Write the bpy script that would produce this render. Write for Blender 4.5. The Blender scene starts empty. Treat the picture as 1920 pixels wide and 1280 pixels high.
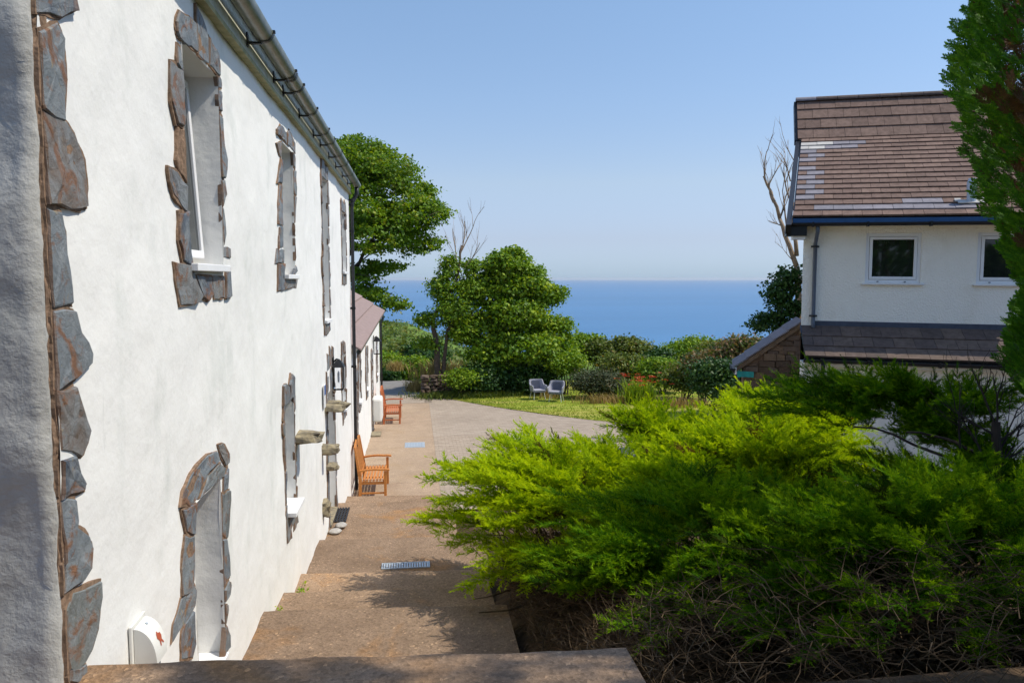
import bpy, math, random
import numpy as np
from mathutils import Vector, noise
random.seed(7); rng = np.random.default_rng(7)
R = math.radians
scene = bpy.context.scene
col = scene.collection

# ------------------------------------------------------------------ camera (eye level is z = 0)
FPX, PITCH, YAW = 1450.0, R(4.6524), R(7.1309)
cam_d = bpy.data.cameras.new('camera'); cam = bpy.data.objects.new('camera', cam_d); col.objects.link(cam)
cam_d.sensor_width = 36.0; cam_d.lens = FPX / 1920 * 36; cam_d.clip_end = 120000; cam_d.clip_start = 0.05
cam.rotation_euler = (R(90) - PITCH, 0, -YAW)
scene.camera = cam
# ------------------------------------------------------------------ sky, sun, exposure
SKY_GRADE = [(0.0, (.26, .38, .68)), (0.05, (.37, .39, .55)), (0.12, (.54, .51, .55)), (0.22, (.60, .60, .63)), (0.33, (.66, .68, .69)), (0.7, (1, 1, 1))]
SUN_EL, SUN_AZ = 55.0, 100.0          # azimuth clockwise from +Y
w = bpy.data.worlds.new('World'); scene.world = w; w.use_nodes = True
nt = w.node_tree; bg = nt.nodes['Background']
sky = nt.nodes.new('ShaderNodeTexSky'); sky.sky_type = 'NISHITA'; sky.sun_disc = False
sky.sun_elevation = R(SUN_EL); sky.sun_rotation = R(SUN_AZ); sky.altitude = 60; sky.air_density = 1.0; sky.dust_density = 0.25; sky.ozone_density = 1.2
tc_ = nt.nodes.new('ShaderNodeTexCoord'); sp_ = nt.nodes.new('ShaderNodeSeparateXYZ'); nt.links.new(tc_.outputs['Generated'], sp_.inputs[0])
rp_ = nt.nodes.new('ShaderNodeValToRGB'); nt.links.new(sp_.outputs[2], rp_.inputs[0]); el_ = rp_.color_ramp.elements     # a hazy seaside sky is duller towards the horizon
while len(el_) < 6: el_.new(0.5)
for e_, (p_, c_) in zip(el_, SKY_GRADE): e_.position = p_; e_.color = (*c_, 1)
mu_ = nt.nodes.new('ShaderNodeMix'); mu_.data_type = 'RGBA'; mu_.blend_type = 'MULTIPLY'; mu_.inputs[0].default_value = 1.0
nt.links.new(sky.outputs[0], mu_.inputs[6]); nt.links.new(rp_.outputs[0], mu_.inputs[7]); nt.links.new(mu_.outputs[2], bg.inputs[0]); bg.inputs[1].default_value = 0.15
sl = bpy.data.lights.new('sun', 'SUN'); sun = bpy.data.objects.new('sun', sl); col.objects.link(sun)
sl.energy = 2.7; sl.angle = R(0.5); sl.color = (1.0, 0.93, 0.80)
SDIR = Vector((math.sin(R(SUN_AZ)) * math.cos(R(SUN_EL)), math.cos(R(SUN_AZ)) * math.cos(R(SUN_EL)), math.sin(R(SUN_EL))))
sun.rotation_euler = SDIR.to_track_quat('Z', 'Y').to_euler(); sun.location = (30, -10, 40)
scene.view_settings.view_transform = 'Standard'; scene.view_settings.look = 'None'
scene.view_settings.exposure = 0.70; scene.view_settings.gamma = 1.0

# ------------------------------------------------------------------ helpers
_F = np.array([math.sin(YAW) * math.cos(PITCH), math.cos(YAW) * math.cos(PITCH), -math.sin(PITCH)])
_R = np.array([math.cos(YAW), -math.sin(YAW), 0.0]); _U = np.cross(_R, _F)
WX = -1.35                              # plane of the long cottage wall
def wall_at(px, py, x0=WX):             # sight line met with the wall plane -> (Y, z)
    d = _F * FPX + _R * (px - 960) + _U * (640 - py); d = d * x0 / d[0]
    return (d[1], d[2])
def at(px, py, D):                      # sight line at depth D -> point
    return (_F * FPX + _R * (px - 960) + _U * (640 - py)) * D / FPX

def root_loc(p):
    while p.parent: p = p.parent
    return p.location
def setp(o, label=None, cat=None, group=None, kind=None):
    for k, v in (('label', label), ('category', cat), ('group', group), ('kind', kind)):
        if v: o[k] = v
    return o
def thing(name, label, cat, loc=(0, 0, 0), group=None):
    o = bpy.data.objects.new(name, None); o.empty_display_size = 0.1; o.location = loc; col.objects.link(o)
    return setp(o, label, cat, group)
def link(name, me, mat, parent=None, **kw):
    if mat is not None and len(me.materials) == 0: me.materials.append(mat)
    o = bpy.data.objects.new(name, me); col.objects.link(o)
    if parent: o.parent = parent
    return setp(o, **kw)
class MB:                               # collects polygons
    def __init__(s): s.v = []; s.f = []
    def poly(s, pts):
        n = len(s.v); s.v += [tuple(p) for p in pts]; s.f.append(list(range(n, n + len(pts))))
    def add(s, vs, fs):
        n = len(s.v); s.v += [tuple(p) for p in vs]; s.f += [[i + n for i in f] for f in fs]
    def box(s, a, b, bev=0.0):
        (x0, y0, z0), (x1, y1, z1) = a, b
        vs = [(x0, y0, z0), (x1, y0, z0), (x1, y1, z0), (x0, y1, z0), (x0, y0, z1), (x1, y0, z1), (x1, y1, z1), (x0, y1, z1)]
        s.add(vs, [[0, 3, 2, 1], [4, 5, 6, 7], [0, 1, 5, 4], [1, 2, 6, 5], [2, 3, 7, 6], [3, 0, 4, 7]])
    def obox(s, o, e0, e1, e2):         # box from corner o along three edge vectors
        o, e0, e1, e2 = map(np.array, (o, e0, e1, e2))
        vs = [o, o + e0, o + e0 + e1, o + e1, o + e2, o + e0 + e2, o + e0 + e1 + e2, o + e1 + e2]
        s.add(vs, [[0, 3, 2, 1], [4, 5, 6, 7], [0, 1, 5, 4], [1, 2, 6, 5], [2, 3, 7, 6], [3, 0, 4, 7]])
    def tube(s, pts, rad, n=6, cap=True):
        pts = [Vector(p) for p in pts]
        if not hasattr(rad, '__len__'): rad = [rad] * len(pts)
        base = len(s.v); prev = None
        for i, p in enumerate(pts):
            t = (pts[min(i + 1, len(pts) - 1)] - pts[max(i - 1, 0)]).normalized()
            if prev is None:
                a = t.cross(Vector((0, 0, 1)) if abs(t.z) < 0.9 else Vector((1, 0, 0))).normalized()
            else:
                a = (prev - t * prev.dot(t)).normalized()
            prev = a; b = t.cross(a)
            for k in range(n):
                an = 2 * math.pi * k / n
                s.v.append(tuple(p + (a * math.cos(an) + b * math.sin(an)) * rad[i]))
        for i in range(len(pts) - 1):
            for k in range(n):
                k2 = (k + 1) % n
                s.f.append([base + i * n + k, base + i * n + k2, base + (i + 1) * n + k2, base + (i + 1) * n + k])
        if cap:
            s.f.append([base + k for k in reversed(range(n))]); s.f.append([base + (len(pts) - 1) * n + k for k in range(n)])
    def build(s, name, mat, parent=None, world=True, smooth=False, bevel=0.0, **kw):
        v = s.v
        if parent is not None and world:
            L = root_loc(parent); v = [(p[0] - L[0], p[1] - L[1], p[2] - L[2]) for p in v]
        me = bpy.data.meshes.new(name); me.from_pydata(v, [], s.f); me.update()
        if smooth: me.polygons.foreach_set('use_smooth', [True] * len(me.polygons))
        o = link(name, me, mat, parent, **kw)
        if bevel > 0:
            m = o.modifiers.new('bevel', 'BEVEL'); m.width = bevel; m.segments = 2; m.limit_method = 'ANGLE'
        return o
def np_mesh(name, quads, tint, mat, parent=None, world=True, **kw):    # quads (N,4,3)
    q = quads.reshape(-1, 3).astype(np.float32)
    if parent is not None and world:
        q = q - np.array(root_loc(parent), dtype=np.float32)
    N = len(quads); me = bpy.data.meshes.new(name)
    me.vertices.add(4 * N); me.vertices.foreach_set('co', q.ravel())
    me.loops.add(4 * N); me.loops.foreach_set('vertex_index', np.arange(4 * N, dtype=np.int32))
    me.polygons.add(N); me.polygons.foreach_set('loop_start', np.arange(0, 4 * N, 4, dtype=np.int32))
    me.polygons.foreach_set('loop_total', np.full(N, 4, dtype=np.int32))
    at_ = me.attributes.new('tint', 'FLOAT', 'FACE'); at_.data.foreach_set('value', tint.astype(np.float32).ravel())
    me.update(calc_edges=True)
    return link(name, me, mat, parent, **kw)

def np_tris(name, quads, tint, mat, parent=None, **kw):            # fine twiglets: one pointed face each
    q = np.stack([quads[:, 0], quads[:, 1], (quads[:, 2] + quads[:, 3]) * .5], 1).reshape(-1, 3).astype(np.float32) - (np.array(root_loc(parent), dtype=np.float32) if parent else 0)
    N_ = len(quads); me = bpy.data.meshes.new(name)
    me.vertices.add(3 * N_); me.vertices.foreach_set('co', q.ravel()); me.loops.add(3 * N_); me.loops.foreach_set('vertex_index', np.arange(3 * N_, dtype=np.int32))
    me.polygons.add(N_); me.polygons.foreach_set('loop_start', np.arange(0, 3 * N_, 3, dtype=np.int32)); me.polygons.foreach_set('loop_total', np.full(N_, 3, dtype=np.int32))
    at_ = me.attributes.new('tint', 'FLOAT', 'FACE'); at_.data.foreach_set('value', tint.astype(np.float32).ravel()); me.update(calc_edges=True)
    return link(name, me, mat, parent, **kw)

# ------------------------------------------------------------------ materials
def new_mat(name):
    m = bpy.data.materials.new(name); m.use_nodes = True
    t = m.node_tree; b = t.nodes['Principled BSDF']; return m, t, b
def N(t, typ, **kw):
    n = t.nodes.new(typ)
    for k, v in kw.items():
        if k.startswith('i_'): n.inputs[k[2:]].default_value = v
        else: setattr(n, k, v)
    return n
def ramp(t, src, stops):
    r = t.nodes.new('ShaderNodeValToRGB'); t.links.new(src, r.inputs[0])
    e = r.color_ramp.elements
    while len(e) < len(stops): e.new(0.5)
    for i, (p, c) in enumerate(stops): e[i].position = p; e[i].color = (*c, 1)
    return r.outputs[0]
def coords(t, scale=(1, 1, 1)):
    g = t.nodes.new('ShaderNodeNewGeometry'); m = t.nodes.new('ShaderNodeMapping'); m.inputs['Scale'].default_value = scale
    t.links.new(g.outputs['Position'], m.inputs[0]); return m.outputs[0]
def noise_n(t, vec, scale, detail=4, rough=0.55, dist=0.0):
    n = N(t, 'ShaderNodeTexNoise'); n.inputs['Scale'].default_value = scale; n.inputs['Detail'].default_value = detail
    n.inputs['Roughness'].default_value = rough; n.inputs['Distortion'].default_value = dist
    t.links.new(vec, n.inputs['Vector']); return n.outputs['Fac']
def mixc(t, fac, a, b, mode='MIX'):
    m = t.nodes.new('ShaderNodeMix'); m.data_type = 'RGBA'; m.blend_type = mode
    for sock, v in ((m.inputs[0], fac), (m.inputs[6], a), (m.inputs[7], b)):
        if isinstance(v, bpy.types.NodeSocket): t.links.new(v, sock)
        elif isinstance(v, (int, float)): sock.default_value = v
        else: sock.default_value = (*v, 1)
    return m.outputs[2]
def bump(t, b, h, strength=0.4, dist=0.01, prev=None):
    n = t.nodes.new('ShaderNodeBump'); n.inputs['Strength'].default_value = strength; n.inputs['Distance'].default_value = dist
    t.links.new(h, n.inputs['Height'])
    if prev: t.links.new(prev, n.inputs['Normal'])
    t.links.new(n.outputs[0], b.inputs['Normal']); return n.outputs[0]
def simple(name, c, rough=0.6, metal=0.0, var=0.0, scale=8, bmp=0.0, spec=0.4, c2=None, bscale=40):
    m, t, b = new_mat(name); b.inputs['Roughness'].default_value = rough; b.inputs['Metallic'].default_value = metal
    b.inputs['Specular IOR Level'].default_value = spec
    v = coords(t)
    c2 = c2 or tuple(x * (1 - var) for x in c)
    f = noise_n(t, v, scale, 5, 0.6)
    t.links.new(ramp(t, f, [(0.35, c2), (0.65, c)]), b.inputs['Base Color'])
    if bmp: bump(t, b, noise_n(t, v, bscale, 5), bmp, 0.005)
    return m

def plaster_mat(name, base, grime, bs=1.0):
    m, t, b = new_mat(name); b.inputs['Roughness'].default_value = 0.75; b.inputs['Specular IOR Level'].default_value = 0.25
    v = coords(t); vs = coords(t, (1, 1, 0.45))
    f = noise_n(t, vs, 2.2, 8, 0.65)
    c = ramp(t, f, [(0.30, grime), (0.47, base), (1.0, base)])
    sp = noise_n(t, vs, 5.5, 6, 0.75, 0.6)
    c = mixc(t, ramp(t, sp, [(0.66, (0, 0, 0)), (0.78, (0.5, 0.5, 0.5))]), c, tuple(g * 0.72 for g in grime))
    t.links.new(c, b.inputs['Base Color'])
    n1 = bump(t, b, noise_n(t, v, 5, 4, 0.5), 0.5 * bs, 0.02)
    n2 = bump(t, b, noise_n(t, v, 26, 5, 0.6), 0.3 * bs, 0.006, n1)
    bump(t, b, noise_n(t, v, 130, 3, 0.6), 0.3 * bs, 0.002, n2)
    return m
M = {}
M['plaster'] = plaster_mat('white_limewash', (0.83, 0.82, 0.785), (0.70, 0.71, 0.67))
M['gable'] = plaster_mat('shade_darkened_gable_limewash', (0.43, 0.425, 0.40), (0.30, 0.30, 0.285), 2.8)  # same limewash darkened, so the gable's shade sits in its colour
M['render'] = plaster_mat('cream_roughcast', (0.93, 0.89, 0.79), (0.88, 0.83, 0.72), 0.3)
def roughcast(m):
    t = m.node_tree; b = t.nodes['Principled BSDF']; v = coords(t)
    vo = N(t, 'ShaderNodeTexVoronoi'); vo.inputs['Scale'].default_value = 38; t.links.new(v, vo.inputs['Vector'])
    n1 = bump(t, b, vo.outputs['Distance'], 0.9, 0.012)
    bump(t, b, noise_n(t, v, 60, 4), 0.5, 0.006, n1)
roughcast(M['render'])
def slate_mat():
    m, t, b = new_mat('slate_stone'); b.inputs['Roughness'].default_value = 0.62; b.inputs['Specular IOR Level'].default_value = 0.35
    oi = N(t, 'ShaderNodeObjectInfo'); g = N(t, 'ShaderNodeNewGeometry')
    ad = N(t, 'ShaderNodeVectorMath', operation='ADD'); sc = N(t, 'ShaderNodeVectorMath', operation='SCALE'); sc.inputs['Scale'].default_value = 31.0
    cb = N(t, 'ShaderNodeCombineXYZ'); t.links.new(oi.outputs['Random'], cb.inputs[0]); t.links.new(oi.outputs['Random'], cb.inputs[2])
    t.links.new(cb.outputs[0], sc.inputs[0]); t.links.new(g.outputs['Position'], ad.inputs[0]); t.links.new(sc.outputs[0], ad.inputs[1])
    v = ad.outputs[0]
    c = ramp(t, oi.outputs['Random'], [(0.0, (0.045, 0.06, 0.085)), (0.3, (0.10, 0.125, 0.155)), (0.6, (0.16, 0.18, 0.19)), (0.78, (0.15, 0.095, 0.055)), (0.9, (0.07, 0.085, 0.10)), (1.0, (0.15, 0.155, 0.125))])
    f = noise_n(t, v, 7, 8, 0.7, 0.8)
    c = mixc(t, ramp(t, f, [(0.35, (0, 0, 0)), (0.7, (1, 1, 1))]), c, (0.26, 0.28, 0.29))
    fr = noise_n(t, v, 4.5, 7, 0.7, 1.5)
    c = mixc(t, ramp(t, fr, [(0.52, (0, 0, 0)), (0.62, (0.9, 0.9, 0.9))]), c, (0.21, 0.095, 0.04))
    fy = noise_n(t, v, 9, 6, 0.7, 1.0)
    c = mixc(t, ramp(t, fy, [(0.62, (0, 0, 0)), (0.70, (0.7, 0.7, 0.7))]), c, (0.36, 0.27, 0.12))
    # faces that look along the wall are broken edges: earthy brown stone
    sx = N(t, 'ShaderNodeSeparateXYZ'); t.links.new(g.outputs['True Normal'], sx.inputs[0])
    mm = N(t, 'ShaderNodeMath', operation='MULTIPLY'); mm.inputs[1].default_value = -1.0; t.links.new(sx.outputs[1], mm.inputs[0])
    c = mixc(t, ramp(t, mm.outputs[0], [(0.5, (0, 0, 0)), (0.8, (0.75, 0.75, 0.75))]), c, (0.21, 0.125, 0.075))
    t.links.new(c, b.inputs['Base Color'])
    n1 = bump(t, b, noise_n(t, v, 14, 8, 0.75, 1.5), 0.8, 0.014)
    bump(t, b, noise_n(t, v, 60, 5, 0.7), 0.5, 0.006, n1)
    return m
M['slate'] = slate_mat()
M['mortar'] = simple('brown_mortar', (0.30, 0.20, 0.135), 0.9, var=0.5, scale=30, bmp=0.9, spec=0.1, bscale=60)
M['ledge'] = simple('lichened_stone', (0.36, 0.30, 0.19), 0.85, c2=(0.15, 0.13, 0.10), scale=14, bmp=0.9, spec=0.15)
M['upvc'] = simple('white_upvc', (0.82, 0.82, 0.82), 0.35, var=0.03)
M['sill'] = simple('white_painted_sill', (0.84, 0.84, 0.84), 0.5, var=0.06, bmp=0.15)
M['fascia'] = simple('mossy_fascia', (0.62, 0.63, 0.56), 0.6, c2=(0.46, 0.48, 0.38), scale=6, bmp=0.2)
M['trim'] = simple('mossy_trim', (0.42, 0.38, 0.20), 0.7, c2=(0.24, 0.25, 0.12), scale=12, bmp=0.4)
M['gutter'] = simple('weathered_gutter', (0.16, 0.165, 0.13), 0.33, c2=(0.085, 0.095, 0.055), scale=9, bmp=0.1, spec=0.7)
M['black'] = simple('black_plastic', (0.012, 0.013, 0.015), 0.4, var=0.2)
M['pipe'] = simple('black_pipe', (0.022, 0.024, 0.028), 0.42, var=0.2)
M['pipe2'] = simple('grey_blue_pipe', (0.10, 0.125, 0.165), 0.5, var=0.2)
M['bluef'] = simple('blue_fascia', (0.025, 0.10, 0.24), 0.5, var=0.15)
M['teal'] = simple('turquoise_fascia', (0.02, 0.38, 0.34), 0.5, c2=(0.03, 0.26, 0.25), scale=10)
M['glass'], t_, b_ = new_mat('window_glass'); b_.inputs['Base Color'].default_value = (0.012, 0.016, 0.014, 1); b_.inputs['Roughness'].default_value = 0.03; b_.inputs['Specular IOR Level'].default_value = 0.6
def concrete_mat(name, a, b2, o, sp=0.6, step=False):
    m, t, b = new_mat(name); b.inputs['Roughness'].default_value = 0.88; b.inputs['Specular IOR Level'].default_value = 0.2
    v = coords(t)
    c = ramp(t, noise_n(t, v, 1.6, 6, 0.65), [(0.3, b2), (0.68, a)])
    c = mixc(t, ramp(t, noise_n(t, v, 1.1, 5, 0.6, 0.4), [(0.56, (0, 0, 0)), (0.70, (0.75, 0.75, 0.75))]), c, o)
    vo = N(t, 'ShaderNodeTexVoronoi'); vo.inputs['Scale'].default_value = 55; t.links.new(v, vo.inputs['Vector'])
    sp1 = ramp(t, vo.outputs['Color'], [(0.0, (0.35, 0.35, 0.35)), (0.5, (0.9, 0.9, 0.9)), (0.86, (1.1, 1.1, 1.1)), (0.93, (2.0, 1.95, 1.8))])
    c = mixc(t, sp, c, sp1, 'MULTIPLY')
    c = mixc(t, 0.5, c, ramp(t, noise_n(t, v, 160, 3, 0.7), [(0.3, (0.45, 0.45, 0.45)), (0.7, (1.5, 1.5, 1.5))]), 'MULTIPLY')
    if step:
        oi = N(t, 'ShaderNodeObjectInfo'); c = mixc(t, 1.0, c, ramp(t, oi.outputs['Random'], [(0, (.72, .72, .74)), (1, (1.15, 1.12, 1.08))]), 'MULTIPLY')
    t.links.new(c, b.inputs['Base Color'])
    n1 = bump(t, b, vo.outputs['Distance'], 0.5, 0.008)
    bump(t, b, noise_n(t, v, 90, 4), 0.5, 0.006, n1)
    return m
M['step'] = concrete_mat('exposed_aggregate', (0.36, 0.25, 0.165), (0.23, 0.155, 0.10), (0.40, 0.20, 0.065), step=True)
M['slab'] = concrete_mat('path_concrete', (0.44, 0.325, 0.225), (0.35, 0.255, 0.175), (0.37, 0.26, 0.16), 0.45)
def objvar(name, stops, rough=0.85, bmp=0.5, scale=30, patch=None, dirt=0.25):
    m, t, b = new_mat(name); b.inputs['Roughness'].default_value = rough; b.inputs['Specular IOR Level'].default_value = 0.25
    oi = N(t, 'ShaderNodeObjectInfo'); v = coords(t)
    c = ramp(t, oi.outputs['Random'], stops)
    c = mixc(t, dirt, c, ramp(t, noise_n(t, v, scale * 0.3, 6, 0.7), [(0.3, (0.35, 0.33, 0.3)), (0.7, (1.25, 1.25, 1.25))]), 'MULTIPLY')
    if patch: c = mixc(t, ramp(t, noise_n(t, v, 6, 7, 0.8), [(0.66, (0, 0, 0)), (0.72, (0.8, 0.8, 0.8))]), c, patch)
    t.links.new(c, b.inputs['Base Color']); bump(t, b, noise_n(t, v, scale, 5), bmp, 0.006)
    return m
M['paver'] = objvar('paving_block', [(0, (0.36, 0.285, 0.215)), (0.5, (0.39, 0.312, 0.238)), (1, (0.42, 0.34, 0.262))])
M['paver_joint'] = simple('paving_sand', (0.30, 0.24, 0.18), 0.95, var=0.3, scale=4, bmp=0.5)
M['tile'] = objvar('brown_concrete_tile', [(0, (0.155, 0.10, 0.078)), (0.5, (0.185, 0.12, 0.094)), (1, (0.215, 0.142, 0.11))], patch=(0.30, 0.25, 0.20), dirt=0.6)
M['tile_grey'] = objvar('grey_replacement_tile', [(0, (0.20, 0.19, 0.21)), (1, (0.26, 0.24, 0.26))], dirt=0.4)
M['tile_white'] = objvar('bleached_tile', [(0, (0.45, 0.43, 0.40)), (1, (0.5, 0.48, 0.44))], dirt=0.3)
M['tile_pink'] = objvar('pink_grey_roof', [(0, (0.30, 0.22, 0.20)), (1, (0.36, 0.27, 0.24))], dirt=0.4, patch=(0.26, 0.22, 0.19))
M['tile_dark'] = objvar('dark_lean_tile', [(0, (0.10, 0.075, 0.065)), (0.5, (0.13, 0.095, 0.08)), (1, (0.16, 0.115, 0.09))], dirt=0.6, patch=(0.24, 0.20, 0.17))
M['lead'] = simple('painted_lead', (0.07, 0.085, 0.12), 0.6, c2=(0.045, 0.055, 0.08), scale=7, bmp=0.3)
M['rubble'] = objvar('brown_rubble', [(0, (0.10, 0.07, 0.05)), (0.4, (0.17, 0.115, 0.075)), (0.7, (0.13, 0.10, 0.085)), (1, (0.23, 0.155, 0.09))], scale=22, bmp=0.9, dirt=0.6)
def wood_mat(name, a, b2):
    m, t, b = new_mat(name); b.inputs['Roughness'].default_value = 0.55
    tc = N(t, 'ShaderNodeTexCoord'); mp = N(t, 'ShaderNodeMapping'); mp.inputs['Scale'].default_value = (25, 3, 25); t.links.new(tc.outputs['Object'], mp.inputs[0])
    t.links.new(ramp(t, noise_n(t, mp.outputs[0], 1.5, 5, 0.6, 0.5), [(0.3, b2), (0.7, a)]), b.inputs['Base Color'])
    return m
M['teak1'] = wood_mat('orange_stained_wood', (0.62, 0.25, 0.055), (0.42, 0.15, 0.03))
M['teak2'] = wood_mat('red_orange_stained_wood', (0.58, 0.17, 0.05), (0.40, 0.10, 0.03))
M['steel'] = simple('galvanised_steel', (0.50, 0.56, 0.62), 0.45, metal=0.35, var=0.15, scale=30, bmp=0.3)
M['rubber'] = simple('black_rubber', (0.02, 0.022, 0.028), 0.7, var=0.3)
M['pebble'] = simple('pale_pebble', (0.45, 0.42, 0.38), 0.7, var=0.3, scale=20)
M['fabric'] = simple('grey_woven_fabric', (0.33, 0.33, 0.38), 0.9, var=0.15, scale=60, bmp=0.5)
M['cushion'] = simple('slate_cushion', (0.15, 0.165, 0.22), 0.9, var=0.15, scale=60, bmp=0.3)
M['leg'] = simple('pale_metal_leg', (0.68, 0.72, 0.62), 0.4, var=0.05)
M['hood'] = simple('white_hood', (0.74, 0.73, 0.68), 0.65, var=0.04)
M['red'] = simple('red_brown_print', (0.42, 0.09, 0.04), 0.6, var=0.1)
M['blue'] = simple('blue_print', (0.05, 0.12, 0.35), 0.5, var=0.1)
M['bark'] = simple('brown_bark', (0.135, 0.095, 0.065), 0.9, var=0.5, scale=18, bmp=0.9)
M['deadwood'] = simple('pale_dead_wood', (0.36, 0.26, 0.165), 0.85, c2=(0.20, 0.14, 0.09), scale=9, bmp=0.5)
M['twig'] = simple('dry_twig', (0.125, 0.078, 0.035), 0.9, c2=(0.035, 0.022, 0.011), scale=5)
M['darkbark'] = simple('dark_twig', (0.045, 0.032, 0.025), 0.9, var=0.4, scale=9)
def leaf_mat(name, stops, trans=0.35, gloss=0.35, patch=None):
    m, t, b = new_mat(name); a = N(t, 'ShaderNodeAttribute', attribute_name='tint')
    c = ramp(t, a.outputs['Fac'], stops)
    v = coords(t); 
    c = mixc(t, 0.55, c, ramp(t, noise_n(t, v, 1.1, 4, 0.6), [(0.3, (0.62, 0.68, 0.6)), (0.7, (1.3, 1.2, 1.15))]), 'MULTIPLY')
    t.links.new(c, b.inputs['Base Color']); b.inputs['Roughness'].default_value = 0.55; b.inputs['Specular IOR Level'].default_value = gloss
    tr = N(t, 'ShaderNodeBsdfTranslucent'); 
    c2 = mixc(t, 1.0, c, (1.25, 1.15, 0.5), 'MULTIPLY'); t.links.new(c2, tr.inputs[0])
    mx = N(t, 'ShaderNodeMixShader'); mx.inputs[0].default_value = trans
    t.links.new(b.outputs[0], mx.inputs[1]); t.links.new(tr.outputs[0], mx.inputs[2])
    t.links.new(mx.outputs[0], t.nodes['Material Output'].inputs['Surface'])
    return m
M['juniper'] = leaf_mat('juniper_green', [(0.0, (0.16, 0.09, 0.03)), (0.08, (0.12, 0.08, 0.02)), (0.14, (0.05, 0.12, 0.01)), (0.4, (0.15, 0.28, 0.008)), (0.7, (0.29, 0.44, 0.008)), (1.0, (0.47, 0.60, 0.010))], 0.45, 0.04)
M['juniper_dk'] = leaf_mat('juniper_shade_dark_green', [(0.0, (0.07, 0.045, 0.02)), (0.10, (0.03, 0.09, 0.006)), (0.5, (0.065, 0.185, 0.006)), (1.0, (0.22, 0.36, 0.008))], 0.42, 0.03)  # deeper green, lowered further to put conifer shade into the colour
M['cypress'] = leaf_mat('cypress_green', [(0.0, (0.15, 0.085, 0.04)), (0.18, (0.09, 0.055, 0.022)), (0.22, (0.04, 0.13, 0.01)), (0.6, (0.095, 0.26, 0.012)), (1.0, (0.22, 0.42, 0.015))], 0.3, 0.2)
M['syc'] = leaf_mat('sycamore_leaf', [(0, (0.045, 0.12, 0.008)), (0.5, (0.14, 0.26, 0.008)), (0.85, (0.27, 0.36, 0.012)), (1, (0.36, 0.32, 0.03))], 0.4)
M['leafA'] = leaf_mat('mid_green_leaf', [(0, (0.045, 0.12, 0.008)), (0.5, (0.16, 0.29, 0.010)), (1, (0.38, 0.47, 0.02))], 0.35)
M['leafB'] = leaf_mat('dark_green_leaf', [(0, (0.015, 0.05, 0.012)), (0.6, (0.04, 0.11, 0.018)), (1, (0.11, 0.19, 0.025))], 0.25)
M['leafO'] = leaf_mat('olive_leaf', [(0, (0.04, 0.08, 0.012)), (0.5, (0.12, 0.17, 0.02)), (0.85, (0.24, 0.25, 0.04)), (1, (0.30, 0.20, 0.06))], 0.3)
M['gorse'] = leaf_mat('gorse_leaf', [(0, (0.03, 0.05, 0.02)), (0.6, (0.075, 0.10, 0.04)), (1, (0.17, 0.12, 0.06))], 0.2)
M['pinkleaf'] = leaf_mat('pink_brown_leaf', [(0, (0.04, 0.07, 0.02)), (0.45, (0.10, 0.14, 0.03)), (0.6, (0.26, 0.16, 0.08)), (1, (0.40, 0.22, 0.13))], 0.3)
M['drygrass'] = leaf_mat('dry_grass_blade', [(0, (0.20, 0.14, 0.05)), (1, (0.50, 0.36, 0.15))], 0.3)
M['lawnblade'] = leaf_mat('lawn_blade', [(0, (0.12, 0.22, 0.015)), (0.5, (0.24, 0.33, 0.03)), (1, (0.46, 0.42, 0.10))], 0.3)
M['redflower'] = leaf_mat('red_petal', [(0, (0.45, 0.02, 0.01)), (1, (0.75, 0.06, 0.02))], 0.3)
def ground_mat():
    m, t, b = new_mat('field_ground'); b.inputs['Roughness'].default_value = 0.95; b.inputs['Specular IOR Level'].default_value = 0.1
    v = coords(t); g = N(t, 'ShaderNodeNewGeometry'); sx = N(t, 'ShaderNodeSeparateXYZ'); t.links.new(g.outputs['Position'], sx.inputs[0])
    f = ramp(t, noise_n(t, coords(t, (1, 0.5, 1)), 0.03, 6, 0.6), [(0.35, (0.05, 0.10, 0.02)), (0.48, (0.11, 0.19, 0.03)), (0.60, (0.17, 0.21, 0.04)), (0.72, (0.28, 0.24, 0.09))])
    f = mixc(t, 0.6, f, ramp(t, noise_n(t, v, 0.35, 6, 0.7), [(0.3, (0.5, 0.5, 0.5)), (0.7, (1.3, 1.3, 1.2))]), 'MULTIPLY')
    soil = ramp(t, noise_n(t, v, 9, 7, 0.7), [(0.3, (0.045, 0.03, 0.02)), (0.7, (0.13, 0.085, 0.05))])
    k = N(t, 'ShaderNodeMapRange'); k.inputs['From Min'].default_value = 17; k.inputs['From Max'].default_value = 19; t.links.new(sx.outputs[1], k.inputs[0])
    t.links.new(mixc(t, k.outputs[0], soil, f), b.inputs['Base Color']); bump(t, b, noise_n(t, v, 12, 6), 0.6, 0.05)
    return m
M['ground'] = ground_mat()
def lawn_mat():
    m, t, b = new_mat('mown_lawn'); b.inputs['Roughness'].default_value = 0.95; b.inputs['Specular IOR Level'].default_value = 0.1
    v = coords(t)
    f = noise_n(t, coords(t, (0.35, 2.2, 1)), 0.75, 6, 0.65, 0.5)
    c = ramp(t, f, [(0.30, (0.16, 0.27, 0.025)), (0.47, (0.28, 0.34, 0.04)), (0.60, (0.46, 0.40, 0.11)), (0.74, (0.52, 0.40, 0.15))])
    c = mixc(t, 0.5, c, ramp(t, noise_n(t, v, 30, 5, 0.8), [(0.3, (0.5, 0.55, 0.45)), (0.7, (1.35, 1.3, 1.2))]), 'MULTIPLY')
    t.links.new(c, b.inputs['Base Color']); bump(t, b, noise_n(t, v, 45, 5), 0.8, 0.04)
    return m
M['lawn'] = lawn_mat()
M['lane'] = simple('grey_lane', (0.24, 0.22, 0.20), 0.9, var=0.25, scale=2, bmp=0.4)
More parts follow.
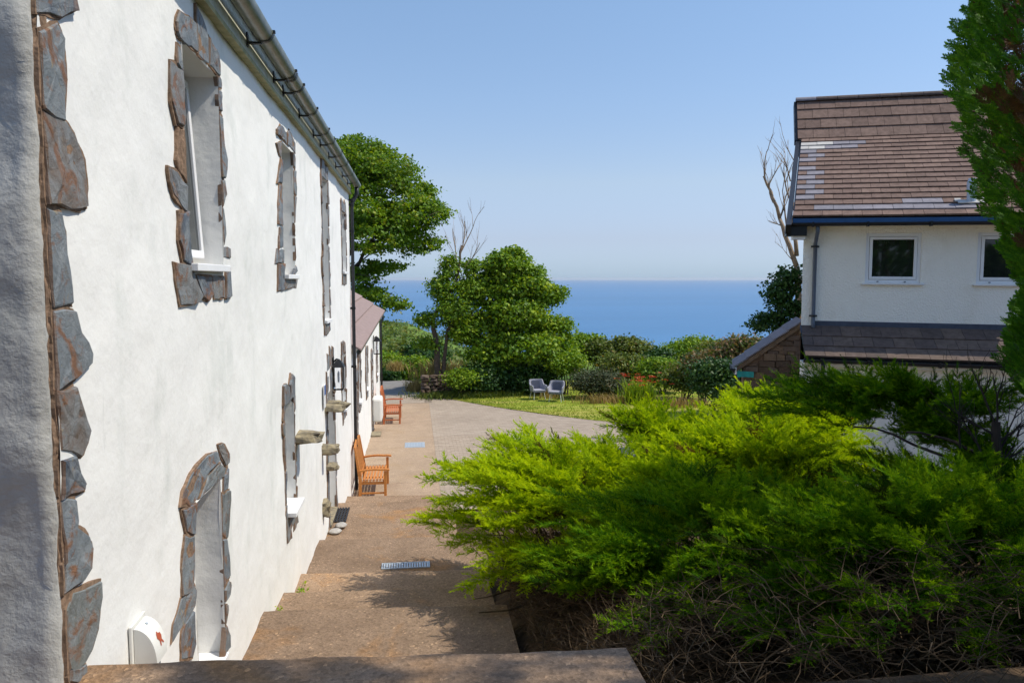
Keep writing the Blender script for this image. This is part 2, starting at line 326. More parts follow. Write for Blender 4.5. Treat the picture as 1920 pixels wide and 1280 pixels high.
def sea_mat():
    m, t, b = new_mat('sea_water'); b.inputs['Roughness'].default_value = 0.28; b.inputs['IOR'].default_value = 1.33
    f = noise_n(t, coords(t, (0.12, 1, 1)), 0.0022, 6, 0.65)
    t.links.new(ramp(t, f, [(0.38, (0.010, 0.12, 0.28)), (0.62, (0.022, 0.155, 0.34))]), b.inputs['Base Color'])
    bump(t, b, noise_n(t, coords(t), 0.12, 5, 0.7), 1.0, 1.2)
    return m
M['sea'] = sea_mat()

# ------------------------------------------------------------------ the setting
def low_z(Y): return -4.55 - 0.02 * (min(Y, 33) - 15)
BANK = [(-60, -1.6), (3, -1.72), (3.6, -2.1), (5.1, -2.85), (7, -3.12), (9, -3.6), (11, -3.88), (13.4, -4.1), (15, -4.6), (18, -4.68), (33, -4.97), (36, -5.0), (60, -7.4), (100, -10.6), (200, -15.2), (300, -19.0), (420, -24), (700, -70), (900, -80)]
def ground_z(X, Y):
    z = float(np.interp(Y, [b[0] for b in BANK], [b[1] for b in BANK]))
    if Y > 38: z -= max(0.0, min(X - 3 + (Y - 38) * 0.02, 40)) * min(1, (Y - 38) / 60) * 0.45
    if X < 0.95 and -3 < Y < 33 and X > -7: z -= 0.3
    if Y > 60: z += noise.noise(Vector((X * 0.02, Y * 0.02, 0))) * min(3.0, (Y - 60) * 0.03)
    return z
def axis(a, b, fine0, fine1, fs, grow=1.25):
    xs = list(np.arange(fine0, fine1, fs)); s = fs; x = xs[-1]
    while x < b: s *= grow; x += s; xs.append(x)
    s = fs; x = fine0; lo = []
    while x > a: s *= grow; x -= s; lo.append(x)
    return lo[::-1] + xs
xs = axis(-500, 500, -8, 14, 0.5); ys = axis(-60, 880, -4, 40, 0.5, 1.12)
g = MB()
for Y in ys:
    for X in xs:
        g.v.append((X, Y, ground_z(X, Y) + 0.03 * noise.noise(Vector((X * 1.3, Y * 1.3, 3)))))
nx = len(xs)
for j in range(len(ys) - 1):
    for i in range(nx - 1):
        g.f.append([j * nx + i, j * nx + i + 1, (j + 1) * nx + i + 1, (j + 1) * nx + i])
g.build('ground', M['ground'], smooth=True, kind='structure')
g = MB(); S = 32000
g.poly([(-S, 250, -66), (S, 250, -66), (S, S, -66), (-S, S, -66)]); g.build('sea', M['sea'], kind='structure')

# concrete steps: (lip Y at the wall, tread z)
def lipY(y0, X): return y0 - 0.058 * (X - WX)
treads = [(-6.0, 3.28, -1.59, -5.0, 0.89), (3.28, 3.75, -1.86, WX, 0.9), (3.75, 4.2, -2.12, WX, 0.9), (4.2, 4.65, -2.38, WX, 0.9), (4.65, 5.1, -2.64, WX, 0.9),
          (5.1, 6.87, -2.935, WX, 0.79), (6.87, 7.82, -3.16, WX, 0.74), (7.82, 9.05, -3.44, WX, 0.80), (9.05, 10.72, -3.60, WX, 0.9), (10.72, 13.35, -3.85, WX, 0.6), (13.35, 15.05, -4.22, WX, 0.55)]
for i, (ya, yb, z, x0, x1) in enumerate(treads):
    g = MB(); n = 90; xx = np.linspace(x0 - 0.02, x1, n); rows = []
    top = [(0.0, 0.0), (0.5, 0.004), (1.0, -0.006)]
    def ring(yf, dy, dz):
        base = len(g.v)
        for X in xx:
            jit = noise.noise(Vector((X * 4, i * 3.1, 0))) * 0.016 + noise.noise(Vector((X * 17, i * 3.1, 5))) * 0.008 - max(0, noise.noise(Vector((X * 9, i * 7.7, 2))) - .35) * .06
            Yc = lipY(yf, X) + dy + (jit if yf == yb else 0)
            g.v.append((X, Yc, z + dz + noise.noise(Vector((X * 2, Yc * 2, i))) * 0.006))
        rows.append(base)
    ring(ya, 0, 0); 
    for k in range(1, 5): ring(ya + (yb - ya) * k / 5, 0, 0)
    ring(yb, -0.02, 0); ring(yb, -0.005, -0.004); ring(yb, 0, -0.02); ring(yb, 0, -0.7)
    for a, b2 in zip(rows[:-1], rows[1:]):
        for k in range(n - 1): g.f.append([a + k, a + k + 1, b2 + k + 1, b2 + k])
    # right cheek
    e = [r + n - 1 for r in rows]
    g.v.append((x1, lipY(ya, x1), z - 0.7)); g.f.append([len(g.v) - 1] + e[::-1])
    g.build('concrete_step', M['step'], kind='structure')
# path slabs by the walls
def slab(name, x0, x1, y0, y1, mat):
    g = MB(); n = 8
    g.obox((x0, y0 + 0.006, low_z(y0) - 0.2), (x1 - x0, 0, 0), (0, y1 - y0 - 0.012, low_z(y1) - low_z(y0)), (0, 0, 0.2))
    g.build(name, mat, kind='structure', bevel=0.006)
for a, b2 in [(15.0, 17.3), (17.3, 19.9), (19.9, 22.5), (22.5, 25.1), (25.1, 27.6), (27.6, 30.2)]:
    slab('path_slab', WX - 0.02, 0.5, a, b2, M['slab'])
# courtyard of paving blocks
lawn_edge = [(0.15, 32.9), (0.9, 31.9), (1.7, 30.6), (2.6, 29.2), (3.6, 27.8), (4.6, 26.6), (5.6, 25.5), (6.6, 24.6), (8.0, 23.6), (9.5, 22.9)]
def edge_Y(X): return float(np.interp(X, [p[0] for p in lawn_edge], [p[1] for p in lawn_edge]))
def cy(X, Y, dz): return (X, Y, low_z(Y) + dz)
g = MB()
cols_ = list(np.linspace(0.5, 9.5, 24))
for xa, xb in zip(cols_[:-1], cols_[1:]):
    g.poly([cy(xa, 15, -0.014), cy(xb, 15, -0.014), cy(xb, edge_Y(xb), -0.014), cy(xa, edge_Y(xa), -0.014)])
g.poly([cy(-1.4, 30.2, -0.014), cy(0.5, 30.2, -0.014), cy(0.5, 33, -0.014), cy(-1.4, 33, -0.014)])
court = g.build('courtyard', M['paver_joint'], kind='structure')
bw, bl = 0.105, 0.21
pm = MB(); pm.obox((0.003, 0.003, -0.05), (bl - 0.006, 0, 0), (0, bw - 0.006, -0.02 * bw), (0, 0, 0.05))
pme = bpy.data.meshes.new('paving_block'); pme.from_pydata(pm.v, [], pm.f); pme.materials.append(M['paver'])
cand = []
j = 0; Y = 15.0
while Y < 33:
    X = 0.5 + (0.0 if j % 2 else bl / 2)
    while X < 9.4:
        if Y + bw < edge_Y(X) - 0.02: cand.append((X, Y))
        X += bl
    if Y > 30.2:
        X = -1.35 + (0.0 if j % 2 else bl / 2)
        while X < 0.3: cand.append((X, Y)); X += bl
    Y += bw; j += 1
front = [c for c in cand if c[1] > 19.0 and c[0] < 0.6 + (c[1] - 19) * 0.75 and c[1] < 23.0]
front.sort(key=lambda c: c[1]); front = front[:300]; fs = set(front)
for (X, Y) in front:
    o = link('paving_block', pme, None, court); o.location = (X, Y, low_z(Y) + random.uniform(-0.002, 0.003))
rest = MB()
j = 0; Y = 15.0
while Y < 30.2:
    if not j % 2: rest.poly([(0.503, Y + .003, low_z(Y)), (0.5 + bl / 2 - .003, Y + .003, low_z(Y)), (0.5 + bl / 2 - .003, Y + bw - .003, low_z(Y) - .02 * bw), (0.503, Y + bw - .003, low_z(Y) - .02 * bw)])
    Y += bw; j += 1
for (X, Y) in cand:
    if (X, Y) in fs: continue
    z = low_z(Y) + random.uniform(-0.002, 0.003); a = 0.003
    rest.poly([(X + a, Y + a, z), (X + bl - a, Y + a, z), (X + bl - a, Y + bw - a, z - 0.02 * bw), (X + a, Y + bw - a, z - 0.02 * bw)])
link_rest = rest.build('paving_blocks', None, court, kind='stuff'); 
mrest, t, b = new_mat('paving_block_field'); b.inputs['Roughness'].default_value = 0.88
gi = N(t, 'ShaderNodeNewGeometry'); t.links.new(mixc(t, 0.35, ramp(t, gi.outputs['Random Per Island'], [(0, (0.36, 0.285, 0.215)), (0.5, (0.39, 0.312, 0.238)), (1, (0.42, 0.34, 0.262))]), ramp(t, noise_n(t, coords(t), 0.6, 6, 0.7), [(0.3, (0.6, 0.58, 0.55)), (0.7, (1.2, 1.2, 1.2))]), 'MULTIPLY'), b.inputs['Base Color'])
link_rest.data.materials.append(mrest)
# lawn
g = MB(); LX = list(np.linspace(0.15, 24, 70))
for k, (xa, xb) in enumerate(zip(LX[:-1], LX[1:])):
    for q in range(12):
        def P_(X, f):
            y0 = edge_Y(X) if X < 9.5 else 22.9
            y1 = 36.5; Y = y0 + (y1 - y0) * f
            return (X, Y, low_z(Y) + 0.012 + 0.02 * noise.noise(Vector((X, Y, 0))))
        g.poly([P_(xa, q / 12), P_(xb, q / 12), P_(xb, (q + 1) / 12), P_(xa, (q + 1) / 12)])
g.build('lawn', M['lawn'], kind='structure')
n = 26000; X = rng.uniform(0.2, 16, n); e = np.interp(X, [p[0] for p in lawn_edge], [p[1] for p in lawn_edge]); Y = e - 0.03 + (34.5 - e) * rng.uniform(0, 1, n) ** 1.5
Z = -4.55 - 0.02 * (np.minimum(Y, 33) - 15) + 0.01
an = rng.uniform(0, 6.28, n); h = rng.uniform(0.025, 0.06, n); wd = 0.012
q = np.zeros((n, 4, 3)); dx = np.cos(an) * wd; dy = np.sin(an) * wd
q[:, 0] = np.stack([X - dx, Y - dy, Z], 1); q[:, 1] = np.stack([X + dx, Y + dy, Z], 1)
lx = rng.normal(0, 0.02, n); q[:, 2] = np.stack([X + lx + dx * .2, Y + dy * .2, Z + h], 1); q[:, 3] = np.stack([X + lx - dx * .2, Y - dy * .2, Z + h], 1)
np_mesh('lawn_grass', q, np.clip(0.5 + 0.9 * np.sin(Y * 3.1 + 0.6 * np.sin(X)) * 0.35 + rng.normal(0, .2, n), 0, 1), M['lawnblade'], kind='stuff', label='short yellowing grass of the mown lawn beside the block paving', cat='grass')
# lane
g = MB(); pts = [(-1.1, 32.9), (-0.9, 36), (-1.2, 40), (-2.2, 46), (-4, 54)]; wds = [1.5, 1.25, 1.1, 1.1, 1.1]
for k in range(len(pts) - 1):
    (xa, ya), (xb, yb) = pts[k], pts[k + 1]
    za, zb = ground_z(-10, ya) + 0.08, ground_z(-10, yb) + 0.08
    if k == 0: za = low_z(33) - 0.01
    g.poly([(xa - wds[k], ya, za), (xa + wds[k], ya, za), (xb + wds[k + 1], yb, zb), (xb - wds[k + 1], yb, zb)])
g.build('lane', M['lane'], kind='structure')

# ------------------------------------------------------------------ stones for surrounds
def area(p): return 0.5 * sum(p[i][0] * p[(i + 1) % len(p)][1] - p[(i + 1) % len(p)][0] * p[i][1] for i in range(len(p)))
def stone_verts(poly, t, back=-0.06):
    """poly in (Y,z) on the wall; front face proud by t, rough; returns verts (X,Y,z), faces"""
    if area(poly) < 0: poly = poly[::-1]
    P = []
    for i in range(len(poly)):
        a, b2 = poly[i], poly[(i + 1) % len(poly)]
        P.append(a); L = math.dist(a, b2)
        if L > 0.11:
            k = 2 if L > 0.2 else 1
            for q in range(1, k + 1):
                f = q / (k + 1); nx_, nz_ = (b2[1] - a[1]) / L, -(b2[0] - a[0]) / L; d = random.uniform(-0.012, 0.010)
                P.append((a[0] + (b2[0] - a[0]) * f + nx_ * d, a[1] + (b2[1] - a[1]) * f + nz_ * d))
    n = len(P); cy_ = sum(p[0] for p in P) / n; cz = sum(p[1] for p in P) / n
    size = math.sqrt(abs(area(P))); inset = min(0.005, size * 0.05)
    tx, tz = random.uniform(-0.05, 0.05), random.uniform(-0.05, 0.05)
    def fx(Y, z): return t + (Y - cy_) * tx + (z - cz) * tz
    vs = []
    for (Y, z) in P: vs.append((WX + back, Y, z))
    for (Y, z) in P: vs.append((WX + max(0.004, fx(Y, z) - 0.006 + random.uniform(-.003, .002)), Y, z))
    for (Y, z) in P:
        f = 1 - inset / max(size, .03) * 2
        vs.append((WX + max(0.008, fx(Y, z) + random.uniform(-.004, .004)), cy_ + (Y - cy_) * f, cz + (z - cz) * f))
    for (Y, z) in P: 
        vs.append((WX + fx(Y, z) + random.uniform(-.003, .004), cy_ + (Y - cy_) * 0.5, cz + (z - cz) * 0.5))
    vs.append((WX + t + random.uniform(0, .004), cy_, cz))
    fs_ = []
    for r in range(3):
        for k in range(n):
            k2 = (k + 1) % n; fs_.append([r * n + k, r * n + k2, (r + 1) * n + k2, (r + 1) * n + k])
    for k in range(n): fs_.append([3 * n + k, 3 * n + (k + 1) % n, 4 * n])
    return vs, fs_
mort = MB()
OPS = []
def clear(y, z, e=.003):
    for (a, b2, c, d) in OPS:
        if a < y < b2 and c < z < d:
            k = min((y - a, 0), (b2 - y, 1), ((d - z) * 1.0, 2), ((z - c) * 1.0, 3))[1]
            return (a - e, z) if k == 0 else (b2 + e, z) if k == 1 else (y, d + e) if k == 2 else (y, c - e)
    return (y, z)
def stone(parent, poly, t=None, mortar=True, mat=None, back=-0.02):
    e_ = random.uniform(.001, .006); poly = [clear(y, z, e_) for y, z in poly]
    t = random.uniform(0.007, 0.017) if t is None else t
    g = MB(); vs, fs_ = stone_verts(list(poly), t, back); g.add(vs, fs_)
    g.build('stone', mat or M['slate'], parent)
    if mortar:
        p = list(poly)
        if area(p) < 0: p = p[::-1]
        n = len(p); c0 = sum(q[0] for q in p) / n; c1 = sum(q[1] for q in p) / n; o = []
        for i in range(n):
            a, b2 = p[i], p[(i + 1) % n]
            for f in (0, 0.33, 0.66):
                Y, z = a[0] + (b2[0] - a[0]) * f, a[1] + (b2[1] - a[1]) * f
                d = math.hypot(Y - c0, z - c1); e = random.uniform(0.003, 0.020)
                y2, z2 = clear(Y + (Y - c0) / d * e, z + (z - c1) / d * e, .009); o.append((WX + random.uniform(0.002, 0.006), max(3.06, y2), z2))
        n3 = len(o); mort.add(o + [(WX - 0.02, q[1], q[2]) for q in o] + [(WX + 0.004, c0, c1)], [[k, (k + 1) % n3, 2 * n3] for k in range(n3)] + [[k + n3, (k + 1) % n3 + n3, (k + 1) % n3, k] for k in range(n3)])
def pxs(L, z): return [wall_at(x, y, WX) for x, y in L]
def surround(parent, Y0, Y1, z0, z1, s=1.0, lint=3, below=0.12, inner=True):
    """irregular slate pieces round an opening"""
    def column(Ye, sgn):
        z = z0 - below * 0.3
        while z < z1 - 0.02:
            h = random.uniform(0.16, 0.42) * s; h = min(h, z1 - z + 0.03); wv = random.uniform(0.07, 0.15) * s
            j = lambda a=0.015: random.uniform(-a, a)
            Yo = Ye + sgn * wv
            stone(parent, [(Ye + j(.008), z + 0.008), (Yo + j(.03), z + 0.012 + abs(j())), (Yo + j(.035), z + h * .5), (Yo + j(.03), z + h - 0.012), (Ye + j(.008), z + h - 0.008)])
            z += h
    column(Y0, -1); column(Y1, 1)
    W_ = (Y1 - Y0 + 0.16) / lint; Y = Y0 - 0.08
    for k in range(lint):
        h = random.uniform(0.18, 0.32) * s
        stone(parent, [(Y + 0.008, z1 + 0.005), (Y + W_ - 0.008, z1 + random.uniform(0, .02)), (Y + W_ * 0.95, z1 + h * random.uniform(.7, 1)), (Y + W_ * .4, z1 + h), (Y + 0.01, z1 + h * random.uniform(.6, 1))], t=random.uniform(.012, .022))
        Y += W_
    if below > 0.05:
        Y = Y0 - 0.06; W_ = (Y1 - Y0 + 0.12) / 3
        for k in range(3):
            h = below * random.uniform(.8, 1.3)
            stone(parent, [(Y + 0.006, z0 - 0.05 - h), (Y + W_ - 0.006, z0 - 0.05 - h * random.uniform(.8, 1.1)), (Y + W_ - .006, z0 - 0.04), (Y + .006, z0 - 0.04)])
            Y += W_

# ------------------------------------------------------------------ wall sheet with openings facing +X
def wall_sheet(parent, name, Ya, Yb, za_fn, zb_fn, opens, mat, rev=0.25, step=0.07, amp=0.020, X0=WX):
    Ys = set(np.round(np.arange(Ya, Yb, step), 4)) | {Ya, Yb}; lo = min(za_fn(Ya), za_fn(Yb)); hi = max(zb_fn(Ya), zb_fn(Yb))
    Zs = set(np.round(np.arange(lo, hi, step), 4)) | {lo, hi}
    for (a, b2, c, d) in opens: 
        Ys = {y for y in Ys if min(abs(y - a), abs(y - b2)) > 0.02} | {a, b2}; Zs = {z for z in Zs if min(abs(z - c), abs(z - d)) > 0.02} | {c, d}
    Ys, Zs = sorted(Ys), sorted(Zs); g = MB()
    def inside(y, z): return any(a < y < b2 and c < z < d for (a, b2, c, d) in opens)
    for y in Ys:
        for z in Zs:
            dx = amp * (noise.noise(Vector((y * 0.9, z * 0.9, 0))) * 1.2 + 0.6 * noise.noise(Vector((y * 3.5, z * 2.6, 4))) + 0.25 * noise.noise(Vector((y * 11, z * 9, 9))))
            g.v.append((X0 + dx * 0.8 - 0.004, y, z))
    nz = len(Zs)
    for i in range(len(Ys) - 1):
        for k in range(nz - 1):
            ym, zm = (Ys[i] + Ys[i + 1]) / 2, (Zs[k] + Zs[k + 1]) / 2
            if inside(ym, zm) or zm > zb_fn(ym): continue
            g.f.append([i * nz + k, (i + 1) * nz + k, (i + 1) * nz + k + 1, i * nz + k + 1])
    for (a, b2, c, d) in opens:          # plastered reveals, finely divided so they are uneven
        def strip(p0, p1, ax):
            m = 16; base = len(g.v)
            for q in range(m + 1):
                for r in range(5):
                    f = q / m; y = p0[0] + (p1[0] - p0[0]) * f; z = p0[1] + (p1[1] - p0[1]) * f; x = X0 + 0.004 - (rev + 0.004) * r / 4
                    k_ = 0.010 * noise.noise(Vector((x * 9, y * 4, z * 4)))
                    g.v.append((x, y + k_ * ax[0], z + k_ * ax[1]))
            for q in range(m):
                for r in range(4): g.f.append([base + q * 5 + r, base + q * 5 + r + 1, base + (q + 1) * 5 + r + 1, base + (q + 1) * 5 + r])
        strip((a, c), (a, d), (1, 0)); strip((b2, d), (b2, c), (1, 0)); strip((a, d), (b2, d), (0, 1)); strip((b2, c), (a, c), (0, 1))
    return g.build(name, mat, parent, smooth=True)
def cottage_window(parent, Y0, Y1, z0, z1, rev=0.25, sill=True, tilt=0.0, sillout=0.05, X0=WX):
    xb = X0 - rev; f = MB(); b = 0.05
    f.box((xb - 0.02, Y0, z0), (xb + 0.03, Y0 + b, z1)); f.box((xb - 0.02, Y1 - b, z0), (xb + 0.03, Y1, z1))
    f.box((xb - 0.02, Y0 + b, z1 - b), (xb + 0.03, Y1 - b, z1)); f.box((xb - 0.02, Y0 + b, z0), (xb + 0.03, Y1 - b, z0 + b))
    w_ = f.build('window', M['upvc'], parent, bevel=0.004)
    # sash, hinged at its head
    s = MB(); H = z1 - z0 - 2 * b; ca, sa = math.cos(tilt), math.sin(tilt); top = z1 - b - 0.004
    def q(y, h, o): return (xb + 0.034 + sa * h + o * ca, y, top - ca * h + o * sa)
    def bar(ya, yb, ha, hb):
        vs = [q(ya, ha, 0), q(yb, ha, 0), q(yb, hb, 0), q(ya, hb, 0), q(ya, ha, .035), q(yb, ha, .035), q(yb, hb, .035), q(ya, hb, .035)]
        s.add(vs, [[0, 1, 2, 3], [7, 6, 5, 4], [0, 4, 5, 1], [1, 5, 6, 2], [2, 6, 7, 3], [3, 7, 4, 0]])
    ya, yb = Y0 + b + .006, Y1 - b - .006; H -= .01
    bar(ya, ya + b, 0, H); bar(yb - b, yb, 0, H); bar(ya + b, yb - b, 0, b); bar(ya + b, yb - b, H - b, H)
    s.build('sash', M['upvc'], w_, bevel=0.004)
    p = MB(); p.poly([q(ya + b, H - b, .018), q(yb - b, H - b, .018), q(yb - b, b, .018), q(ya + b, b, .018)]); p.build('pane', M['glass'], w_)
    if sill:
        s = MB(); s.box((xb + 0.031, Y0 + 0.004, z0 - 0.035), (X0 + sillout, Y1 - 0.004, z0 + 0.012)); s.build('sill', M['sill'], parent, bevel=0.005)

# ================================================================== the long two-storey cottage
CE = 16.62
cot = thing('cottage', 'long white rendered two-storey cottage with slate stones round its windows, at left', 'house', (-3.9, 9.8, -3.9))
ops = [(4.88, 5.72, 0.08, 1.39), (8.30, 9.05, 0.03, 1.40), (11.80, 12.50, -0.64, 1.50), (14.85, 15.65, 0.12, 1.25),
       (4.80, 5.45, -2.62, -1.37), (8.12, 8.72, -2.45, -1.30), (12.0, 12.95, -3.84, -1.75), (14.40, 15.05, -2.42, -1.40)]
OPS[:] = ops
wall_sheet(cot, 'front_wall', 3.075, CE, lambda Y: -4.8, lambda Y: 1.75, ops, M['plaster'])
# gable, its face towards the camera
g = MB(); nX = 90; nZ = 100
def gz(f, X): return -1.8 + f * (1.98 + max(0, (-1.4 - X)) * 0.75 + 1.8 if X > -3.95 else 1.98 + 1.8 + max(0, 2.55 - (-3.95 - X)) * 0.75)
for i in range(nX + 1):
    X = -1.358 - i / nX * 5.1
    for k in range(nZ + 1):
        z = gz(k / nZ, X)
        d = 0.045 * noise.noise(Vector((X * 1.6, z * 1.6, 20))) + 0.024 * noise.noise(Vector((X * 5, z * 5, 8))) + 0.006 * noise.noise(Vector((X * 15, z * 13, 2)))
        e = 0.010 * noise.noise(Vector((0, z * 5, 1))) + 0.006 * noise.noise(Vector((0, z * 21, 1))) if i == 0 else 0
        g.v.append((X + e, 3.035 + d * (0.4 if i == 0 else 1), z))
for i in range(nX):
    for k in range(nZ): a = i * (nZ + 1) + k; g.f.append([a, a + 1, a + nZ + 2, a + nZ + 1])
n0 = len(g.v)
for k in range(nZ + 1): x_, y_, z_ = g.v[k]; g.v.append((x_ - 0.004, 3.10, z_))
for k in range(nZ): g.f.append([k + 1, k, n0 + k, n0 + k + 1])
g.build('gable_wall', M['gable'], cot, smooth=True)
g = MB(); g.box((-6.5, 3.12, -4.8), (-1.42, 3.20, 1.9)); g.box((-6.5, CE - 0.25, -4.9), (WX - 0.006, CE, 1.9)); g.box((-6.5, 3.2, -4.8), (-6.3, CE - .25, 1.9)); g.build('rear_wall', M['plaster'], cot)
# mortar core at the corner
g = MB(); nk = 160
for k in range(nk + 1):
    z = -1.8 + k * (3.78 / nk)
    for q_, (x_, y_) in enumerate([(-1.46, 3.12), (-1.385, 3.062), (WX - .010, 3.060), (WX + .002, 3.078), (WX + .001, 3.150)]):
        w1 = noise.noise(Vector((q_ * 3, z * 9, 1))) * .012 + noise.noise(Vector((q_ * 3, z * 30, 5))) * .006; w2 = noise.noise(Vector((q_ * 5, z * 12, 7))) * .010
        g.v.append((x_ + (w1 if q_ > 1 else 0), y_ + w2, z))
for k in range(nk):
    for q_ in range(4): a = k * 5 + q_; g.f.append([a, a + 5, a + 6, a + 1])
g.build('corner_mortar', M['mortar'], cot)
# roof
g = MB()
for sx in (1, -1):
    xa = -3.95 + sx * 2.72; g.add([(xa, 2.95, 2.03), (xa, CE + .05, 2.03), (-3.95, CE + .05, 4.2), (-3.95, 2.95, 4.2), (xa, 2.95, 2.09), (xa, CE + .05, 2.09), (-3.95, CE + .05, 4.26), (-3.95, 2.95, 4.26)],
        [[0, 1, 2, 3], [4, 7, 6, 5], [0, 4, 5, 1], [1, 5, 6, 2], [2, 6, 7, 3], [3, 7, 4, 0]])
g.build('roof', M['tile_dark'], cot)
g = MB(); Y = 2.98
for yb in (5.95, 8.9, 11.9, 14.6, CE):
    g.box((WX - 0.01, Y + 0.002, 1.78), (WX + 0.035, yb - 0.002, 2.02)); Y = yb
g.build('fascia', M['fascia'], cot, bevel=0.003)
g = MB(); Y = 2.98
for yb in (5.95, 8.9, 11.9, 14.6, CE):
    g.box((WX - 0.01, Y + 0.003, 1.742), (WX + 0.055, yb - 0.003, 1.779)); Y = yb
g.build('fascia_trim', M['trim'], cot, bevel=0.004)

# gutter: open half round with lip
GX, GZ, GR = -1.185, 1.965, 0.078
def half_round(cx, cz, r, y0, y1, nseg=14, th=0.005, sag=0.0):
    g = MB(); m = 12
    for q in range(m + 1):
        Y = y0 + (y1 - y0) * q / m
        for rr in (r, r - th):
            for k in range(nseg + 1):
                an = math.pi + math.pi * k / nseg
                g.v.append((cx + rr * math.cos(an), Y, cz + rr * math.sin(an) - sag * math.sin(math.pi * q / m)))
    n2 = 2 * (nseg + 1)
    for q in range(m):
        for k in range(nseg):
            a = q * n2 + k; g.f.append([a, a + 1, a + n2 + 1, a + n2]); b = a + nseg + 1; g.f.append([b, b + n2, b + n2 + 1, b + 1])
        a = q * n2; g.f.append([a, a + n2, a + n2 + nseg + 1, a + nseg + 1]); a = q * n2 + nseg; b = a + nseg + 1; g.f.append([a, b, b + n2, a + n2])
    return g
gut = half_round(GX, GZ, GR, 2.95, 16.78, sag=-0.004).build('gutter', M['gutter'], cot, smooth=True)
for Y in (5.0, 6.55, 7.72, 8.25, 9.35, 10.6, 11.35, 12.45, 13.5, 14.7, 15.8):
    g = half_round(GX, GZ, GR + 0.009, Y, Y + 0.034, th=0.009)
    if Y in (7.72,):
        g2 = half_round(GX, GZ, GR + 0.009, Y + 0.09, Y + 0.124, th=0.009); g.add(g2.v, g2.f)
    g.box((WX + 0.036, Y, GZ - 0.098), (GX - GR * .2, Y + 0.034, GZ - 0.082)); g.box((WX + 0.036, Y - .004, GZ - 0.12), (WX + .046, Y + 0.038, GZ - 0.01)); g.box((GX + GR - .004, Y, GZ - 0.01), (GX + GR + 0.016, Y + .034, GZ + 0.012))
    g.build('bracket', M['black'], gut)
# downpipe with swan neck
g = MB(); g.tube([(GX, 16.58, GZ - 0.07), (GX, 16.58, GZ - 0.20), (GX - .02, 16.58, GZ - .26), (-1.285, 16.52, GZ - 0.42), (-1.285, 16.52, GZ - .5), (-1.285, 16.52, -2), (-1.285, 16.52, -4.5)], [0.045, 0.042, .04, .038, .036, .036, .036], 10)
dp = g.build('downpipe', M['pipe'], cot, smooth=True)
for z in (1.52, 0.98, -0.62, -1.85, -3.55, 1.62):
    g = MB(); g.tube([(-1.285, 16.52, z - .025), (-1.285, 16.52, z + .025)], 0.045, 10); g.box((WX, 16.50, z - .02), (-1.32, 16.54, z + .02)); g.box((WX, 16.44, z - .018), (WX + .012, 16.60, z + .018)); g.build('clip', M['black'], dp)
# windows
cottage_window(cot, *ops[0], tilt=R(3.5), sillout=0.055)
cottage_window(cot, *ops[1]); cottage_window(cot, *ops[2]); cottage_window(cot, *ops[3]); cottage_window(cot, *ops[4], sillout=0.03)
cottage_window(cot, *ops[5], sillout=0.10); cottage_window(cot, *ops[7], sillout=0.08)
g = MB(); g.box((WX - .29, 12.0, -3.84), (WX - .25, 12.95, -1.75)); dr = g.build('door', M['upvc'], cot)
g = MB(); g.box((WX - .248, 12.12, -3.0), (WX - .243, 12.83, -1.9)); g.build('pane', M['glass'], dr)
g = MB(); g.tube([(WX - .2, 12.85, -2.85), (WX - .2, 12.75, -2.85)], .012, 8); g.build('handle', M['steel'], dr)
g = MB(); g.box((WX - 0.25, 11.98, -3.86), (WX + 0.03, 12.97, -3.80)); g.build('door_threshold', M['ledge'], cot, bevel=.01)
# traced corner quoins
for L in [[(85, 37), (88, -14), (135, -10), (140, 20), (108, 33)], [(78, 65), (105, 42), (117, 70), (124, 150), (118, 228), (92, 212), (82, 200), (80, 100)],
          [(96, 215), (122, 228), (137, 252), (155, 300), (161, 350), (160, 388), (146, 392), (100, 386), (95, 370), (92, 280), (90, 225)],
          [(98, 393), (113, 398), (121, 440), (131, 545), (132, 570), (108, 576), (103, 550), (102, 450)],
          [(104, 583), (135, 582), (147, 622), (168, 664), (166, 681), (138, 709), (115, 729), (110, 672), (110, 628)],
          [(110, 728), (135, 724), (150, 768), (166, 808), (163, 828), (149, 857), (116, 841), (110, 785)],
          [(119, 858), (135, 855), (147, 886), (158, 906), (156, 919), (121, 932), (113, 925)],
          [(112, 938), (138, 936), (141, 976), (132, 1038), (118, 1058), (113, 988)],
          [(121, 1055), (140, 985), (163, 1005), (168, 1027), (163, 1066), (152, 1089), (121, 1111)],
          [(121, 1145), (135, 1111), (186, 1089), (187, 1117), (181, 1179), (169, 1218), (138, 1263), (121, 1263)],
          [(118, 1266), (158, 1244), (158, 1290), (112, 1295)]]:
    P_ = pxs(L, 0); ymin = min(p[0] for p in P_); P_ = [((3.066 + random.uniform(0, .015)) if y < ymin + .05 else y, z) for y, z in P_]
    stone(cot, P_, t=random.uniform(.010, .018), back=-0.10)
